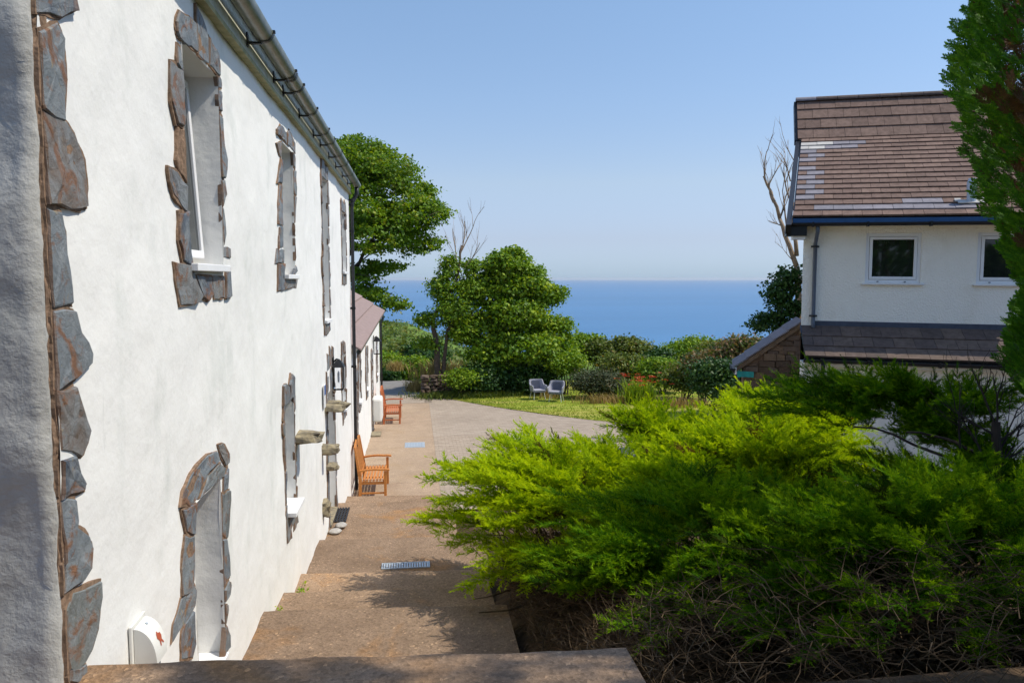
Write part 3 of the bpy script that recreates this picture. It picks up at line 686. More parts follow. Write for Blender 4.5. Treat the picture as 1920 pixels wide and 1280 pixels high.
# traced first upper window
for L in [[(327, 40), (334, 20), (352, 31), (367, 45), (369, 98), (350, 90), (332, 70), (328, 58)], [(368, 48), (367, 12), (375, 30), (388, 70), (390, 120), (371, 103)],
          [(391, 70), (407, 102), (411, 143), (392, 122)], [(330, 83), (337, 90), (341, 135), (330, 118)], [(317, 112), (340, 130), (343, 220), (342, 237), (330, 232), (320, 190)],
          [(315, 312), (330, 322), (350, 350), (356, 400), (345, 395), (325, 365), (317, 340)], [(334, 400), (350, 395), (358, 425), (358, 490), (342, 488), (333, 450)],
          [(325, 492), (357, 495), (362, 520), (375, 555), (370, 567), (337, 572), (330, 540)], [(364, 516), (395, 518), (400, 550), (388, 565), (376, 556)],
          [(397, 518), (419, 518), (419, 558), (401, 560)], [(421, 500), (431, 500), (431, 556), (421, 559)], [(405, 147), (414, 150), (414, 165), (406, 162)],
          [(406, 167), (414, 172), (414, 210), (408, 205)], [(406, 212), (416, 220), (422, 300), (418, 335), (406, 328)], [(407, 336), (420, 337), (423, 365), (418, 382), (408, 385)],
          [(410, 387), (418, 390), (421, 440), (418, 460), (411, 450)], [(414, 462), (430, 467), (430, 484), (416, 482)]]:
    stone(cot, pxs(L, 0))
mw = [(332, 237), (343, 242), (350, 345), (334, 322), (329, 300)]
stone(cot, pxs(mw, 0), t=0.010, mat=M['mortar'], mortar=False)
# traced lower window with the sloping head
for L in [[(339, 948), (343, 920), (360, 886), (388, 853), (405, 847), (408, 862), (386, 888), (370, 928), (360, 946)], [(374, 938), (388, 892), (411, 868), (421, 877), (419, 892), (390, 925)],
          [(408, 833), (416, 830), (429, 850), (429, 867), (422, 873), (413, 855)], [(340, 956), (366, 950), (366, 999), (348, 996)], [(346, 1004), (365, 1002), (363, 1066), (357, 1109), (339, 1117), (339, 1066)],
          [(338, 1123), (360, 1089), (365, 1106), (363, 1134), (349, 1156), (321, 1204), (324, 1168)], [(343, 1172), (360, 1145), (365, 1207), (360, 1232), (339, 1235), (339, 1190)],
          [(418, 892), (426, 877), (426, 916), (418, 922)], [(415, 926), (429, 919), (429, 954), (425, 1008), (415, 1005)], [(415, 1013), (423, 1010), (429, 1055), (430, 1080), (415, 1104)],
          [(414, 1114), (428, 1088), (433, 1095), (430, 1114), (415, 1136)], [(414, 1142), (425, 1134), (423, 1168), (415, 1179)], [(416, 1184), (423, 1172), (429, 1190), (429, 1213), (416, 1221)]]:
    stone(cot, pxs(L, 0))
# traced second upper window
for L in [[(519, 243), (525, 235), (536, 249), (536, 270), (530, 262), (519, 252)], [(537, 249), (541, 243), (553, 269), (553, 288), (537, 271)], [(518, 269), (528, 270), (526, 295), (522, 289)],
          [(525, 298), (530, 302), (528, 344), (519, 343)], [(523, 348), (530, 349), (533, 394), (528, 423), (518, 420), (519, 384)], [(521, 426), (530, 425), (530, 462), (520, 467)],
          [(517, 466), (532, 469), (531, 492), (515, 494)], [(520, 495), (532, 494), (532, 543), (520, 545)], [(533, 520), (548, 520), (551, 538), (533, 543)], [(548, 520), (558, 518), (555, 538), (551, 538)],
          [(547, 292), (553, 298), (553, 316), (545, 308)], [(546, 318), (553, 320), (555, 367), (551, 361), (546, 341)], [(549, 367), (555, 369), (553, 417), (547, 413)], [(546, 420), (551, 420), (551, 443), (546, 440)],
          [(547, 443), (552, 446), (553, 489), (548, 485)], [(548, 500), (554, 499), (556, 508), (548, 508)]]:
    stone(cot, pxs(L, 0))
surround(cot, *ops[2], s=1.1, lint=3, below=0.16); surround(cot, *ops[3], s=1.0, lint=3, below=0.16)
surround(cot, *ops[5], s=0.9, lint=2, below=0.22); surround(cot, *ops[7], s=1.1, lint=3, below=0.2)
surround(cot, ops[6][0], ops[6][1], -3.84, -1.75, s=1.35, lint=3, below=0.0)
for (y0, y1, z0, z1) in [(11.95, 12.25, -1.42, -1.2), (12.3, 12.6, -1.4, -1.12), (12.7, 13.05, -1.5, -1.15), (11.75, 11.92, -1.9, -1.45)]:
    stone(cot, [(y0, z0), (y1, z0 + .03), (y1 - .04, z1), (y0 + .08, z1 + .05)])
mort.build('mortar', M['mortar'], cot, kind='stuff'); mort = MB()
# through-stones sticking out of the wall
def rock(name, c, r, mat, parent=None, world=True, seed=0, n1=10, n2=7, amp=.25, flat=None, **kw):
    g = MB()
    for i in range(n2 + 1):
        th = math.pi * i / n2
        for k in range(n1):
            ph = 2 * math.pi * k / n1; d = Vector((math.sin(th) * math.cos(ph), math.sin(th) * math.sin(ph), math.cos(th)))
            p = Vector([math.copysign(abs(a) ** 0.55, a) for a in d]) if flat else d
            q = 1 + amp * noise.noise(d * 1.7 + Vector((seed * 3.1, seed, 0))) + amp * .5 * noise.noise(d * 4 + Vector((seed, 0, seed)))
            g.v.append((c[0] + p.x * r[0] * q, c[1] + p.y * r[1] * q, c[2] + p.z * r[2] * q))
    for i in range(n2):
        for k in range(n1): a = i * n1 + k; b = i * n1 + (k + 1) % n1; g.f.append([a, b, b + n1, a + n1])
    return g.build(name, mat, parent, world, **kw)
for k, (Y, z, out, ry, rz) in enumerate([(8.92, -1.80, .29, .14, .065), (11.85, -1.93, .33, .19, .075), (11.25, -2.46, .24, .13, .075), (11.90, -2.87, .17, .13, .05), (11.25, -3.33, .10, .11, .12)]):
    rock('through_stone', (WX + out / 2 - .05, Y, z), (out / 2 + .05, ry, rz), M['ledge'], cot, seed=k + 1, flat=True, amp=.35)

# ================================================================== second, lower cottage
c2 = thing('low_cottage', 'low white single-storey cottage with pinkish roof joined behind the taller one', 'house', (-3.9, 23, -4.7))
ops2 = [(17.5, 18.0, -4.6, -2.35), (18.5, 19.2, -2.95, -2.0), (21.3, 22.0, -3.05, -2.1), (23.9, 24.6, -4.72, -2.5), (27.0, 27.7, -3.35, -2.35)]
def eave2(Y): return -1.53 + (Y - 17.3) * 0.022
OPS[:] = ops2
wall_sheet(c2, 'front_wall', CE + .004, 29.6, lambda Y: -5.1, lambda Y: eave2(Y) - 0.02, ops2, M['plaster'], X0=WX - .01, step=.12)
for (a, b2, c, d) in ops2:
    if c < -4: 
        g = MB(); g.box((WX - .30, a, c), (WX - .26, b2, d)); g.build('door', M['upvc'], c2); surround(c2, a, b2, c, d, s=1.3, lint=3, below=0)
    else: cottage_window(c2, a, b2, c, d, sillout=.08, X0=WX - .01); surround(c2, a, b2, c, d, s=1.2, lint=3, below=.18)
mort.build('mortar', M['mortar'], c2, kind='stuff')
g = MB(); g.box((-6.2, 29.4, -5.1), (WX - .014, 29.6, -1.6)); g.box((-6.2, CE + .1, -5.1), (-6.0, 29.4, -1.6))
g.add([(WX - .02, 29.45, -1.6), (-6.2, 29.45, -1.6), (-3.8, 29.45, 0.1), (WX - .02, 29.59, -1.6), (-6.2, 29.59, -1.6), (-3.8, 29.59, 0.1)], [[0, 1, 2], [5, 4, 3], [0, 2, 5, 3], [1, 4, 5, 2]]); g.build('far_wall', M['plaster'], c2)
g = MB(); run = 0.42; rise = 0.27
for k in range(7):
    xa = WX + 0.20 - k * run; z0 = k * rise
    for (ya, yb) in [(CE + .01, 21), (21, 25.4), (25.4, 29.9)]:
        g.add([(xa, ya, eave2(ya) + z0 + .01), (xa, yb, eave2(yb) + z0 + .01), (xa - run - .03, yb, eave2(yb) + z0 + rise), (xa - run - .03, ya, eave2(ya) + z0 + rise),
               (xa, ya, eave2(ya) + z0 + .05), (xa, yb, eave2(yb) + z0 + .05), (xa - run - .03, yb, eave2(yb) + z0 + rise + .012), (xa - run - .03, ya, eave2(ya) + z0 + rise + .012)],
              [[0, 3, 2, 1], [4, 5, 6, 7], [0, 1, 5, 4], [1, 2, 6, 5], [2, 3, 7, 6], [3, 0, 4, 7]])
    g.build('roof_course', M['tile_pink'], c2); g = MB()
g.add([(-2.74 - 1.1, CE, 0.35), (-2.74 - 1.1, 29.9, .63), (-6.4, 29.9, -1.2), (-6.4, CE, -1.5)], [[0, 1, 2, 3]]); g.build('rear_roof', M['tile_pink'], c2)
g = half_round(WX + .15, -1.42 - .15, .055, 0, 1)
gg = MB(); 
for (x, y, z) in g.v: Yv = CE + .05 + y * 13.1; gg.v.append((x, Yv, z + (eave2(Yv) - eave2(CE)) + .02))
gg.f = g.f; gg.build('gutter', M['gutter'], c2, smooth=True)
g = MB(); g.tube([(WX + .13, 29.62, -1.3), (WX + .13, 29.62, -1.5), (WX + .05, 29.62, -1.7), (WX + .05, 29.62, -4.85)], .04, 8); d2 = g.build('downpipe', M['pipe'], c2, smooth=True)
for z in (-1.75, -2.5, -3.7): g = MB(); g.tube([(WX + .05, 29.62, z - .025), (WX + .05, 29.62, z + .025)], .05, 8); g.build('clip', M['black'], d2)
g = MB(); g.box((WX - .01, 23.1, -4.76), (WX + .28, 23.75, -4.66)); g.build('door_step', M['ledge'], c2, bevel=.01)

# ------------------------------------------------------------------ fittings on the cottages
def lantern(loc, label):
    r = thing('wall_lantern', label, 'lantern', loc, 'black carriage lanterns on the cottage walls')
    g = MB(); g.box((0, -.055, -.02), (.015, .055, .26)); g.build('back_plate', M['black'], r, world=False, bevel=.003)
    g = MB(); g.tube([(.015, 0, .20), (.05, 0, .235), (.078, 0, .23)], .010, 8); g.build('arm', M['black'], r, world=False)
    c = (.078, 0)
    def fr(z, s): return [(c[0] - s, -s, z), (c[0] + s, -s, z), (c[0] + s, s, z), (c[0] - s, s, z)]
    g = MB()
    for (z0, s0, z1, s1) in [(.14, .088, .165, .070), (.165, .070, .19, .052), (.19, .052, .215, .034), (.215, .034, .235, .012), (-.135, .066, -.115, .070)]:
        g.add(fr(z0, s0) + fr(z1, s1), [[0, 3, 2, 1], [4, 5, 6, 7], [0, 1, 5, 4], [1, 2, 6, 5], [2, 3, 7, 6], [3, 0, 4, 7]])
    for sx in (-1, 1):
        for sy in (-1, 1): g.box((c[0] + sx * .066 - .006, sy * .066 - .006, -.115), (c[0] + sx * .066 + .006, sy * .066 + .006, .14))
    g.build('cage', M['black'], r, world=False)
    g = MB(); g.box((c[0] - .06, -.06, -.114), (c[0] + .06, .06, .138)); g.build('glass', M['lampglass'], r, world=False)
    g = MB(); g.tube([(c[0], 0, -.05), (c[0], 0, 0), (c[0], 0, .06), (c[0], 0, .09)], [.012, .016, .016, .008], 8); g.build('bulb', M['upvc'], r, world=False)
    return r
m, t, b = new_mat('clear_lamp_glass'); b.inputs['Base Color'].default_value = (.9, .92, .95, 1); b.inputs['Transmission Weight'].default_value = 1.0; b.inputs['Roughness'].default_value = .03; b.inputs['IOR'].default_value = 1.05; M['lampglass'] = m
l1 = lantern((WX + .012, 12.75, -1.62), 'black lantern beside the doorway of the tall cottage, left of the downpipe'); l1.scale = (1.15, 1.35, 1.35)
l2 = lantern((WX + .012, 24.9, -2.2), 'small far black lantern on the low cottage, above the white wall box'); l2.scale = (1.5, 1.5, 1.5)
# vent hood with printed figure
vh = thing('vent_hood', 'white quarter-round plastic hood low on the cottage wall, with a small red-brown figure on it', 'vent hood', (WX, 3.80, -1.84))
g = MB(); g.box((0.0, -.10, -.02), (.014, .09, .21)); g.build('back_plate', M['hood'], vh, world=False, bevel=.004)
g = MB(); m_ = 14
for yy in (-.08, .07):
    base = len(g.v); g.v.append((.016, yy, .02))
    for k in range(m_ + 1): an = R(-4) + R(94) * k / m_; g.v.append((.016 + .10 * math.cos(an), yy, .02 + .17 * math.sin(an)))
    f_ = [base] + [base + 1 + k for k in range(m_ + 1)]; g.f.append(f_ if yy < 0 else f_[::-1])
for k in range(m_): g.f.append([1 + k, m_ + 3 + k, m_ + 4 + k, 2 + k])
hd = g.build('hood', M['hood'], vh, world=False)
g = MB()
def hp(y, an, o=.0015): return (.016 + (.10 + o) * math.cos(an), y, .02 + (.17 + o) * math.sin(an))
fig = [(-.012, .62), (.004, .70), (.012, .62), (.03, .60), (.034, .50), (.024, .40), (.040, .28), (.030, .27), (.012, .38), (.004, .26), (-.006, .28), (-.004, .42), (-.02, .52)]
g.poly([hp(y, a, .002) for y, a in [(p[0], p[1] * 1.1) for p in fig]]); g.build('printed_figure', M['red'], vh, world=False)
g = MB(); g.tube([hp(0, 1.25, -.002), hp(0, 1.25, .006)], .007, 8); g.build('screw', M['steel'], vh, world=False)
g = MB(); g.tube([(0.06, .0, -.04), (.06, .0, .03)], .045, 12); g.build('pipe_end', M['pipe2'], vh, world=False)
# house plaque
pq = thing('wall_plaque', 'small blue and white plaque on the white wall left of the doorway lantern', 'plaque', (WX + .012, 11.5, -1.72))
g = MB(); g.box((0, -.09, -.17), (.012, .09, .17)); g.build('plate', M['upvc'], pq, world=False, bevel=.003)
g = MB(); g.box((.0125, -.08, .02), (.0145, .08, .16)); g.build('blue_panel', M['blue'], pq, world=False)
# white wall box
wb = thing('wall_box', 'white rounded meter box on the low cottage wall behind the far bench', 'wall box', (WX, 24.35, -4.4))
g = MB(); g.box((0.0, -.55, 0), (.30, .30, .72)); o = g.build('casing', M['hood'], wb, world=False, bevel=.06)
g = MB(); g.box((0.301, -.48, .08), (.308, .22, .64)); g.build('front_panel', M['hood'], wb, world=False, bevel=.003)

# door mat of rubber bars
dm = thing('door_mat', 'black rubber slotted door mat in front of the doorway', 'door mat', (-1.28, 12.6, -3.845))
for k in range(6):
    g = MB(); x = -.10 + k * .045
    g.box((x, -.38, 0), (x + .028, .38, .018)); g.build('strip', M['rubber'], dm, world=False, bevel=.003)
for k in range(9):
    g = MB(); y = -.36 + k * .085; g.box((-.11, y, .001), (.158, y + .014, .011)); g.build('cross_bar', M['rubber'], dm, world=False)
for k, (x, y, lab) in enumerate([(-1.235, 11.95, 'flat pale pebble lying on top, below the door mat'), (-1.27, 11.72, 'grey-white pebble lying beneath the pale one, nearest the wall foot')]):
    o = rock('pebble', (0, 0, 0), (.10 if k else .09, .11, .035), M['pebble'], None, seed=20 + k, amp=.15, n1=16, n2=10); o.location = (x + .06 - .03 * k, y, -3.85 + (.045 if k == 0 else .028))
    o.data.polygons.foreach_set('use_smooth', [True] * len(o.data.polygons)); setp(o, lab, 'pebble', 'pebbles by the doorway')
# drain covers
dc = thing('drain_channel', 'narrow galvanised drain grating set across the landing between steps', 'drain cover', (-0.15, 9.56, -3.595))
g = MB()
g.box((-.30, -.095, -.004), (.30, -.08, .010)); g.box((-.30, .08, -.004), (.30, .095, .010)); g.box((-.30, -.08, -.004), (-.285, .08, .010)); g.box((.285, -.08, -.004), (.30, .08, .010)); g.build('frame', M['steel'], dc, world=False)
for k in range(18):
    g = MB(); x = -.275 + k * .0315; g.box((x, -.078, -.003), (x + .021, .078, .007)); g.build('bar', M['steel'], dc, world=False)
mc = thing('manhole_cover', 'square pale grey metal inspection cover in the concrete path', 'drain cover', (-0.05, 21.7, low_z(21.7)))
g = MB(); g.box((-.28, -.34, -.01), (.28, .34, .010)); g.build('frame', M['steel'], mc, world=False, bevel=.003)
g = MB(); g.box((-.25, -.31, .0105), (.25, .31, .018)); g.build('lid', M['steel'], mc, world=False, bevel=.003)
g = MB()
for a in range(6):
    for b2 in range(7): g.box((-.22 + a * .078, -.28 + b2 * .08, .0182), (-.18 + a * .078, -.265 + b2 * .08, .022))
g.build('lid_tread', M['steel'], mc, world=False, kind='stuff')

# ------------------------------------------------------------------ benches (built facing +X, length along Y)
def bench(loc, label, mat, L=1.35):
    r = thing('garden_bench', label, 'bench', loc, 'wooden garden benches against the cottage walls')
    bt = lambda g, n: g.build(n, mat, r, world=False, bevel=.005)
    for y in (0.0, L - .06):
        g = MB(); g.box((.555, y, 0), (.61, y + .06, .60)); bt(g, 'leg')
        g = MB(); g.add([(.03, y, 0), (.09, y, 0), (.09, y + .06, 0), (.03, y + .06, 0), (.04, y, .42), (.105, y, .42), (.105, y + .06, .42), (.04, y + .06, .42)], [[0, 3, 2, 1], [0, 1, 5, 4], [1, 2, 6, 5], [2, 3, 7, 6], [3, 0, 4, 7]])
        g.add([(.04, y, .42), (.105, y, .42), (.105, y + .06, .42), (.04, y + .06, .42), (-.05, y, 1.12), (-.015, y, 1.12), (-.015, y + .06, 1.12), (-.05, y + .06, 1.12)], [[4, 5, 6, 7], [0, 1, 5, 4], [1, 2, 6, 5], [2, 3, 7, 6], [3, 0, 4, 7]])
        bt(g, 'leg')
        g = MB(); seg = 8; pts = []
        for k in range(seg + 1): f = k / seg; pts.append((.05 + .62 * f, .60 + .03 * math.sin(f * 3.1) + (0.012 if f > .85 else 0)))
        for k in range(seg):
            (xa, za), (xb, zb) = pts[k], pts[k + 1]; g.add([(xa, y - .012, za), (xb, y - .012, zb), (xb, y + .072, zb), (xa, y + .072, za), (xa, y - .012, za + .032), (xb, y - .012, zb + .032), (xb, y + .072, zb + .032), (xa, y + .072, za + .032)],
                [[0, 3, 2, 1], [4, 5, 6, 7], [0, 1, 5, 4], [2, 3, 7, 6]] + ([[3, 0, 4, 7]] if k == 0 else []) + ([[1, 2, 6, 5]] if k == seg - 1 else []))
        g.build('armrest', mat, r, world=False)
        g = MB(); g.box((.10, y + .015, .33), (.555, y + .045, .385)); g.box((.10, y + .015, .13), (.555, y + .045, .165)); bt(g, 'side_rail')
    for (x0, x1) in [(.50, .555)]:
        g = MB(); g.box((.535, .06, .32), (.558, L - .06, .385)); bt(g, 'front_rail')
    for k in range(7):
        g = MB(); x = .115 + k * .068; g.box((x, .005, .392 + .004 * k * .5), (x + .048, L - .005, .412 + .004 * k * .5)); bt(g, 'seat_slat')
    g = MB(); g.add([(-.05, .06, 1.03), (-.02, .06, 1.03), (-.02, L - .06, 1.03), (-.05, L - .06, 1.03), (-.055, .06, 1.12), (-.025, .06, 1.12), (-.025, L - .06, 1.12), (-.055, L - .06, 1.12)] + [(-.055, L / 2, 1.20), (-.025, L / 2, 1.20)], [[0, 3, 2, 1], [0, 1, 5, 4], [1, 2, 6, 9, 5], [2, 3, 7, 6], [3, 0, 4, 8, 7], [4, 5, 9, 8], [8, 9, 6, 7]]); bt(g, 'back_rail')
    g = MB(); g.box((.055, .06, .44), (.085, L - .06, .50)); bt(g, 'back_rail')
    n_ = 15
    for k in range(n_):
        y = .085 + k * (L - .21) / (n_ - 1)
        g = MB(); g.add([(.055, y, .50), (.075, y, .50), (.075, y + .045, .50), (.055, y + .045, .50), (-.035, y, 1.03), (-.015, y, 1.03), (-.015, y + .045, 1.03), (-.035, y + .045, 1.03)], [[0, 3, 2, 1], [4, 5, 6, 7], [0, 1, 5, 4], [1, 2, 6, 5], [2, 3, 7, 6], [3, 0, 4, 7]]); g.build('back_slat', mat, r, world=False)
    return r
bench((-1.235, 15.95, low_z(16.6)), 'orange stained wooden garden bench beside the black downpipe, nearer of two', M['teak1'])
bench((-1.12, 25.35, low_z(26)), 'reddish wooden garden bench past the white wall box, farther of two', M['teak2'])

# ------------------------------------------------------------------ garden chairs
def chair(loc, rot, label):
    r = thing('garden_chair', label, 'chair', loc, 'grey tub chairs on the lawn'); r.rotation_euler = (0, 0, rot)
    # built facing -Y
    g = MB(); n1 = 26; W_, Dp = .29, .27
    def prof(f):  # f 0..1 round the tub from front-left arm over the back to front-right
        a = -1 + 2 * f; s = abs(a)
        if s > .55: x = math.copysign(W_, a); y = -Dp + (1 - s) / .45 * .42
        else:
            an = a / .55 * (math.pi / 2); x = W_ * math.sin(an); y = .14 + .14 * math.cos(an)
        hgt = .64 + .20 * (0.5 + 0.5 * math.cos(min(1, max(0, (s - .34) / .34)) * math.pi)) - (.03 if s > .93 else 0)
        return x, y, hgt
    for lay, (sc, zl) in enumerate([(1.0, .40), (1.04, None), (.90, None), (.86, .43)]):
        for k in range(n1 + 1):
            x, y, hh = prof(k / n1); z = zl if zl else hh; o = 1.03 if zl is None else .93
            g.v.append((x * sc * o, (y * sc * o), z))
    for lay in range(3):
        for k in range(n1): a = lay * (n1 + 1) + k; g.f.append([a, a + 1, a + n1 + 2, a + n1 + 1])
    for k in (0, n1): q = [lay * (n1 + 1) + k for lay in range(4)]; g.f.append(q if k == 0 else q[::-1])
    g.build('shell', M['fabric'], r, world=False, smooth=False)
    for k in range(9):
        x = -.16 + k * .04; g = MB(); yb = .14 + .14 * math.cos(math.asin(max(-1, min(1, x / .29)))) * .8; g.box((x - .016, yb - .05, .47), (x + .016, yb - .015, .80)); g.build('back_cushion', M['cushion'], r, world=False, bevel=.008)
    g = MB(); g.box((-.25, -.27, .36), (.25, .20, .405)); g.build('seat_base', M['cushion'], r, world=False, bevel=.01)
    g = MB(); g.box((-.235, -.275, .408), (.235, .17, .46)); g.build('seat_cushion', M['fabric'], r, world=False, bevel=.02)
    for sx in (-1, 1):
        for sy in (-1, 1):
            g = MB(); g.tube([(sx * .20, sy * .18, .37), (sx * .255, sy * .25, 0)], [.017, .012], 8); g.build('leg', M['leg'], r, world=False)
    return r
chair(tuple(at(1008, 745, 31.2) * np.array([1, 1, 0]) + np.array([0, 0, low_z(33) + .01])), R(12), 'left one of two grey tub chairs with pale legs on the lawn')
chair(tuple(at(1043, 748, 30.6) * np.array([1, 1, 0]) + np.array([0, 0, low_z(32) + .01])), R(-22), 'right one of two grey tub chairs with pale legs, beside the gorse bush')

# ================================================================== house on the right
ha = YAW + R(15)
hu = np.array([math.cos(ha), -math.sin(ha), -.009]); hn = np.array([-math.sin(ha), -math.cos(ha), 0.0]); W0 = np.array([7.067, 13.489, 0.0]); up = np.array([0, 0, 1.0])
def H(a, b, z): return W0 + hu * a + hn * b + up * z        # along the front, out towards the camera, height
hs = thing('brown_roofed_house', 'cream roughcast house with brown tiled roof and white-framed windows, at right', 'house', tuple(H(2, -2, -4.8)))
HB = 4.3
def hquad(g, a0, a1, z0, z1, b=0.0): g.poly([H(a0, b, z0), H(a1, b, z0), H(a1, b, z1), H(a0, b, z1)])
def hbox(g, a0, a1, b0, b1, z0, z1): g.obox(H(a0, b0, z0), hu * (a1 - a0), hn * (b1 - b0), up * (z1 - z0))
wins = [(1.06, 1.97, -0.07, 0.82), (2.85, 3.76, -0.07, 0.82)]
g = MB(); A = [0, 1.06, 1.97, 2.85, 3.76, HB]; Zs = [-0.9, -0.07, 0.82, 1.12]
for i in range(5):
    for k in range(3):
        if k == 1 and i in (1, 3): continue
        hquad(g, A[i], A[i + 1], Zs[k], Zs[k + 1])
for (a0, a1, z0, z1) in wins:
    d = -.09
    g.poly([H(a0, 0, z0), H(a0, 0, z1), H(a0, d, z1), H(a0, d, z0)]); g.poly([H(a1, 0, z1), H(a1, 0, z0), H(a1, d, z0), H(a1, d, z1)])
    g.poly([H(a0, 0, z1), H(a1, 0, z1), H(a1, d, z1), H(a0, d, z1)]); g.poly([H(a1, 0, z0), H(a0, 0, z0), H(a0, d, z0), H(a1, d, z0)])
RV = np.array([8.972, 17.518, 4.131]); KN = np.array([8.64, 16.768, 3.11]); EV = np.array([6.744, 13.296, 1.089])
rv = (KN - EV); sv = (RV - KN)
back = rv[:2] / np.linalg.norm(rv[:2]); bk = np.array([back[0], back[1], 0.0])
gb = bk * 8.2 
def HG(f, z, a=0.0): return H(a, 0, 0) * np.array([1, 1, 0]) + bk * f + up * z      # gable plane points
g.poly([HG(0, -4.9), HG(0, 1.12), HG(3.5, 2.95), HG(4.3, 3.9), HG(8.2, 1.1), HG(8.2, -4.9)])
g.poly([HG(0, -4.9, HB), HG(8.2, -4.9, HB), HG(8.2, 1.1, HB), HG(4.3, 3.9, HB), HG(3.5, 2.95, HB), HG(0, 1.12, HB)])
g.poly([HG(8.2, -4.9), HG(8.2, 1.1), HG(8.2, 1.1, HB), HG(8.2, -4.9, HB)])
wall = g.build('upper_wall', M['render'], hs)
g = MB(); hbox(g, 0.0, 9.0, 0.0, .70, -4.9, -1.50); g.build('lower_wall', M['render'], hs)
g = MB(); hbox(g, -0.0, 0.18, 0.003, .012, -0.9, 1.10); hbox(g, 0.0, .16, .703, .715, -4.9, -1.52); g.build('corner_pilaster', M['render'], hs)
for (a0, a1, z0, z1) in wins:
    def fr(b0, b1, i0, wd):
        g = MB(); hbox(g, a0 + i0, a0 + i0 + wd, b0, b1, z0 + i0, z1 - i0); hbox(g, a1 - i0 - wd, a1 - i0, b0, b1, z0 + i0, z1 - i0)
        hbox(g, a0 + i0 + wd, a1 - i0 - wd, b0, b1, z0 + i0, z0 + i0 + wd); hbox(g, a0 + i0 + wd, a1 - i0 - wd, b0, b1, z1 - i0 - wd, z1 - i0); return g
    wd_ = fr(-.09, -.03, 0, .06).build('window', M['upvc'], hs, bevel=.004)
    fr(-.08, -.022, .066, .05).build('sash', M['upvc'], wd_, bevel=.004)
    g = MB(); hquad(g, a0 + .11, a1 - .11, z0 + .11, z1 - .11, -.05); g.build('pane', M['glass'], wd_)
    g = MB(); hbox(g, a0 - .05, a1 + .05, -.03, .055, z0 - .03, z0 - .004); g.build('sill', M['upvc'], wd_, bevel=.003)
    g = MB()
    for k in (.22, .72): hbox(g, a0 + k * .9, a0 + k * .9 + .03, -.022, -.008, z0 + .02, z0 + .035)
    g.build('drain_slot', M['pipe2'], wd_)
# roof decking and tiles
UH = hu.copy()
nl = np.cross(UH, rv); nl /= np.linalg.norm(nl); nl = nl if nl[2] > 0 else -nl
ns = np.cross(UH, sv); ns /= np.linalg.norm(ns); ns = ns if ns[2] > 0 else -ns
g = MB(); RW = HB + .5
g.obox(EV + nl * -.07, UH * RW, rv, nl * .06); g.obox(KN + ns * -.07, UH * RW, sv * .98, ns * .06)
rb = HG(8.5, 1.0) - RV; g.obox(RV - np.array([0, 0, .08]) - UH * .1, UH * RW, rb, up * .06); g.build('roof_deck', M['black'], hs)
tw = .33; nl_rows, ns_rows = 17, 4
def tile_mesh(vec, nrm, name, mat, wd=tw, gap=.003, kick=.024):
    g = MB(); o = nrm * 0.0
    a = UH * gap; b = UH * (wd - gap)
    lo0, lo1, hi = nrm * kick - nrm * .0, nrm * (kick + .020), vec * 1.12
    g.add([a + nrm * (kick - .012), b + nrm * (kick - .012), b + hi, a + hi, a + lo1, b + lo1, b + hi + nrm * .016, a + hi + nrm * .016],
          [[0, 3, 2, 1], [4, 5, 6, 7], [0, 1, 5, 4], [1, 2, 6, 5], [2, 3, 7, 6], [3, 0, 4, 7]])
    me = bpy.data.meshes.new(name); me.from_pydata(g.v, [], g.f); me.materials.append(mat); return me
stepL = rv / nl_rows; stepS = sv / ns_rows; cache = {}
def tile(vec, nrm, mat, wd=tw):
    k = (round(float(vec[2]), 4), mat.name, round(wd, 3))
    if k not in cache: cache[k] = tile_mesh(vec, nrm, 'roof_tile', mat, wd)
    return cache[k]
root = np.array(hs.location); tiles_rest = MB(); count = 0
greys = {0: [], 1: list(range(0, 10)), 2: [5, 6, 7]}
for r_ in range(nl_rows + ns_rows):
    low = r_ < nl_rows; vec, nrm = (stepL, nl) if low else (stepS, ns)
    org = (EV + stepL * r_) if low else (KN + stepS * (r_ - nl_rows))
    if low and r_ > 0: org = org + UH * 0.02
    if not low: org = org - UH * .06
    off = 0 if r_ % 2 else tw / 2
    a = 0.0; k = 0
    while a < RW - .05:
        wd = off if (k == 0 and off) else tw
        if a + wd > RW: wd = RW - a
        mat = M['tile']
        if low:
            if r_ == 1 and 0 < k < 9: mat = M['tile_grey']
            if r_ == 2 and 5 < k < 8: mat = M['tile_grey']
            if 3 <= r_ <= 13 and r_ != 10 and ((k == 0 and not off) or (k == 1 and off)): mat = M['tile_grey']
            if r_ in (14, 15) and k < 2: mat = M['tile_white']
            if r_ in (14, 15) and 2 <= k < 4: mat = M['tile_grey']
        P0 = org + UH * a
        if a < 3.55 and count < 260:
            o = link('roof_tile', tile(vec, nrm, mat, wd), None, hs); o.location = tuple(P0 - root + nrm * random.uniform(-.002, .003)); count += 1
        else:
            me = tile(vec, nrm, M['tile'], wd); tiles_rest.add([np.array(v.co) + P0 for v in me.vertices], [list(p.vertices) for p in me.polygons])
        a += wd; k += 1
tiles_rest.build('roof_tiles', M['tile'], hs, kind='stuff')
# ridge tiles
for k in range(11):
    g = MB(); P0 = RV + UH * (k * .45 - .08) + up * .0; m_ = 8; vs = []
    for e in (0, 1):
        for q_ in range(m_ + 1):
            an = R(-10) + R(200) * q_ / m_; vs.append(P0 + UH * e * .44 - hn * -.11 * math.cos(an) * 1.0 + up * (.085 * math.sin(an) + .0))
    g.add(vs, [[q_, q_ + 1, m_ + 2 + q_, m_ + 1 + q_] for q_ in range(m_)] + [list(range(m_ + 1))[::-1], list(range(m_ + 1, 2 * m_ + 2))]); g.build('ridge_tile', M['tile_dark'] if k else M['tile_grey'], hs)
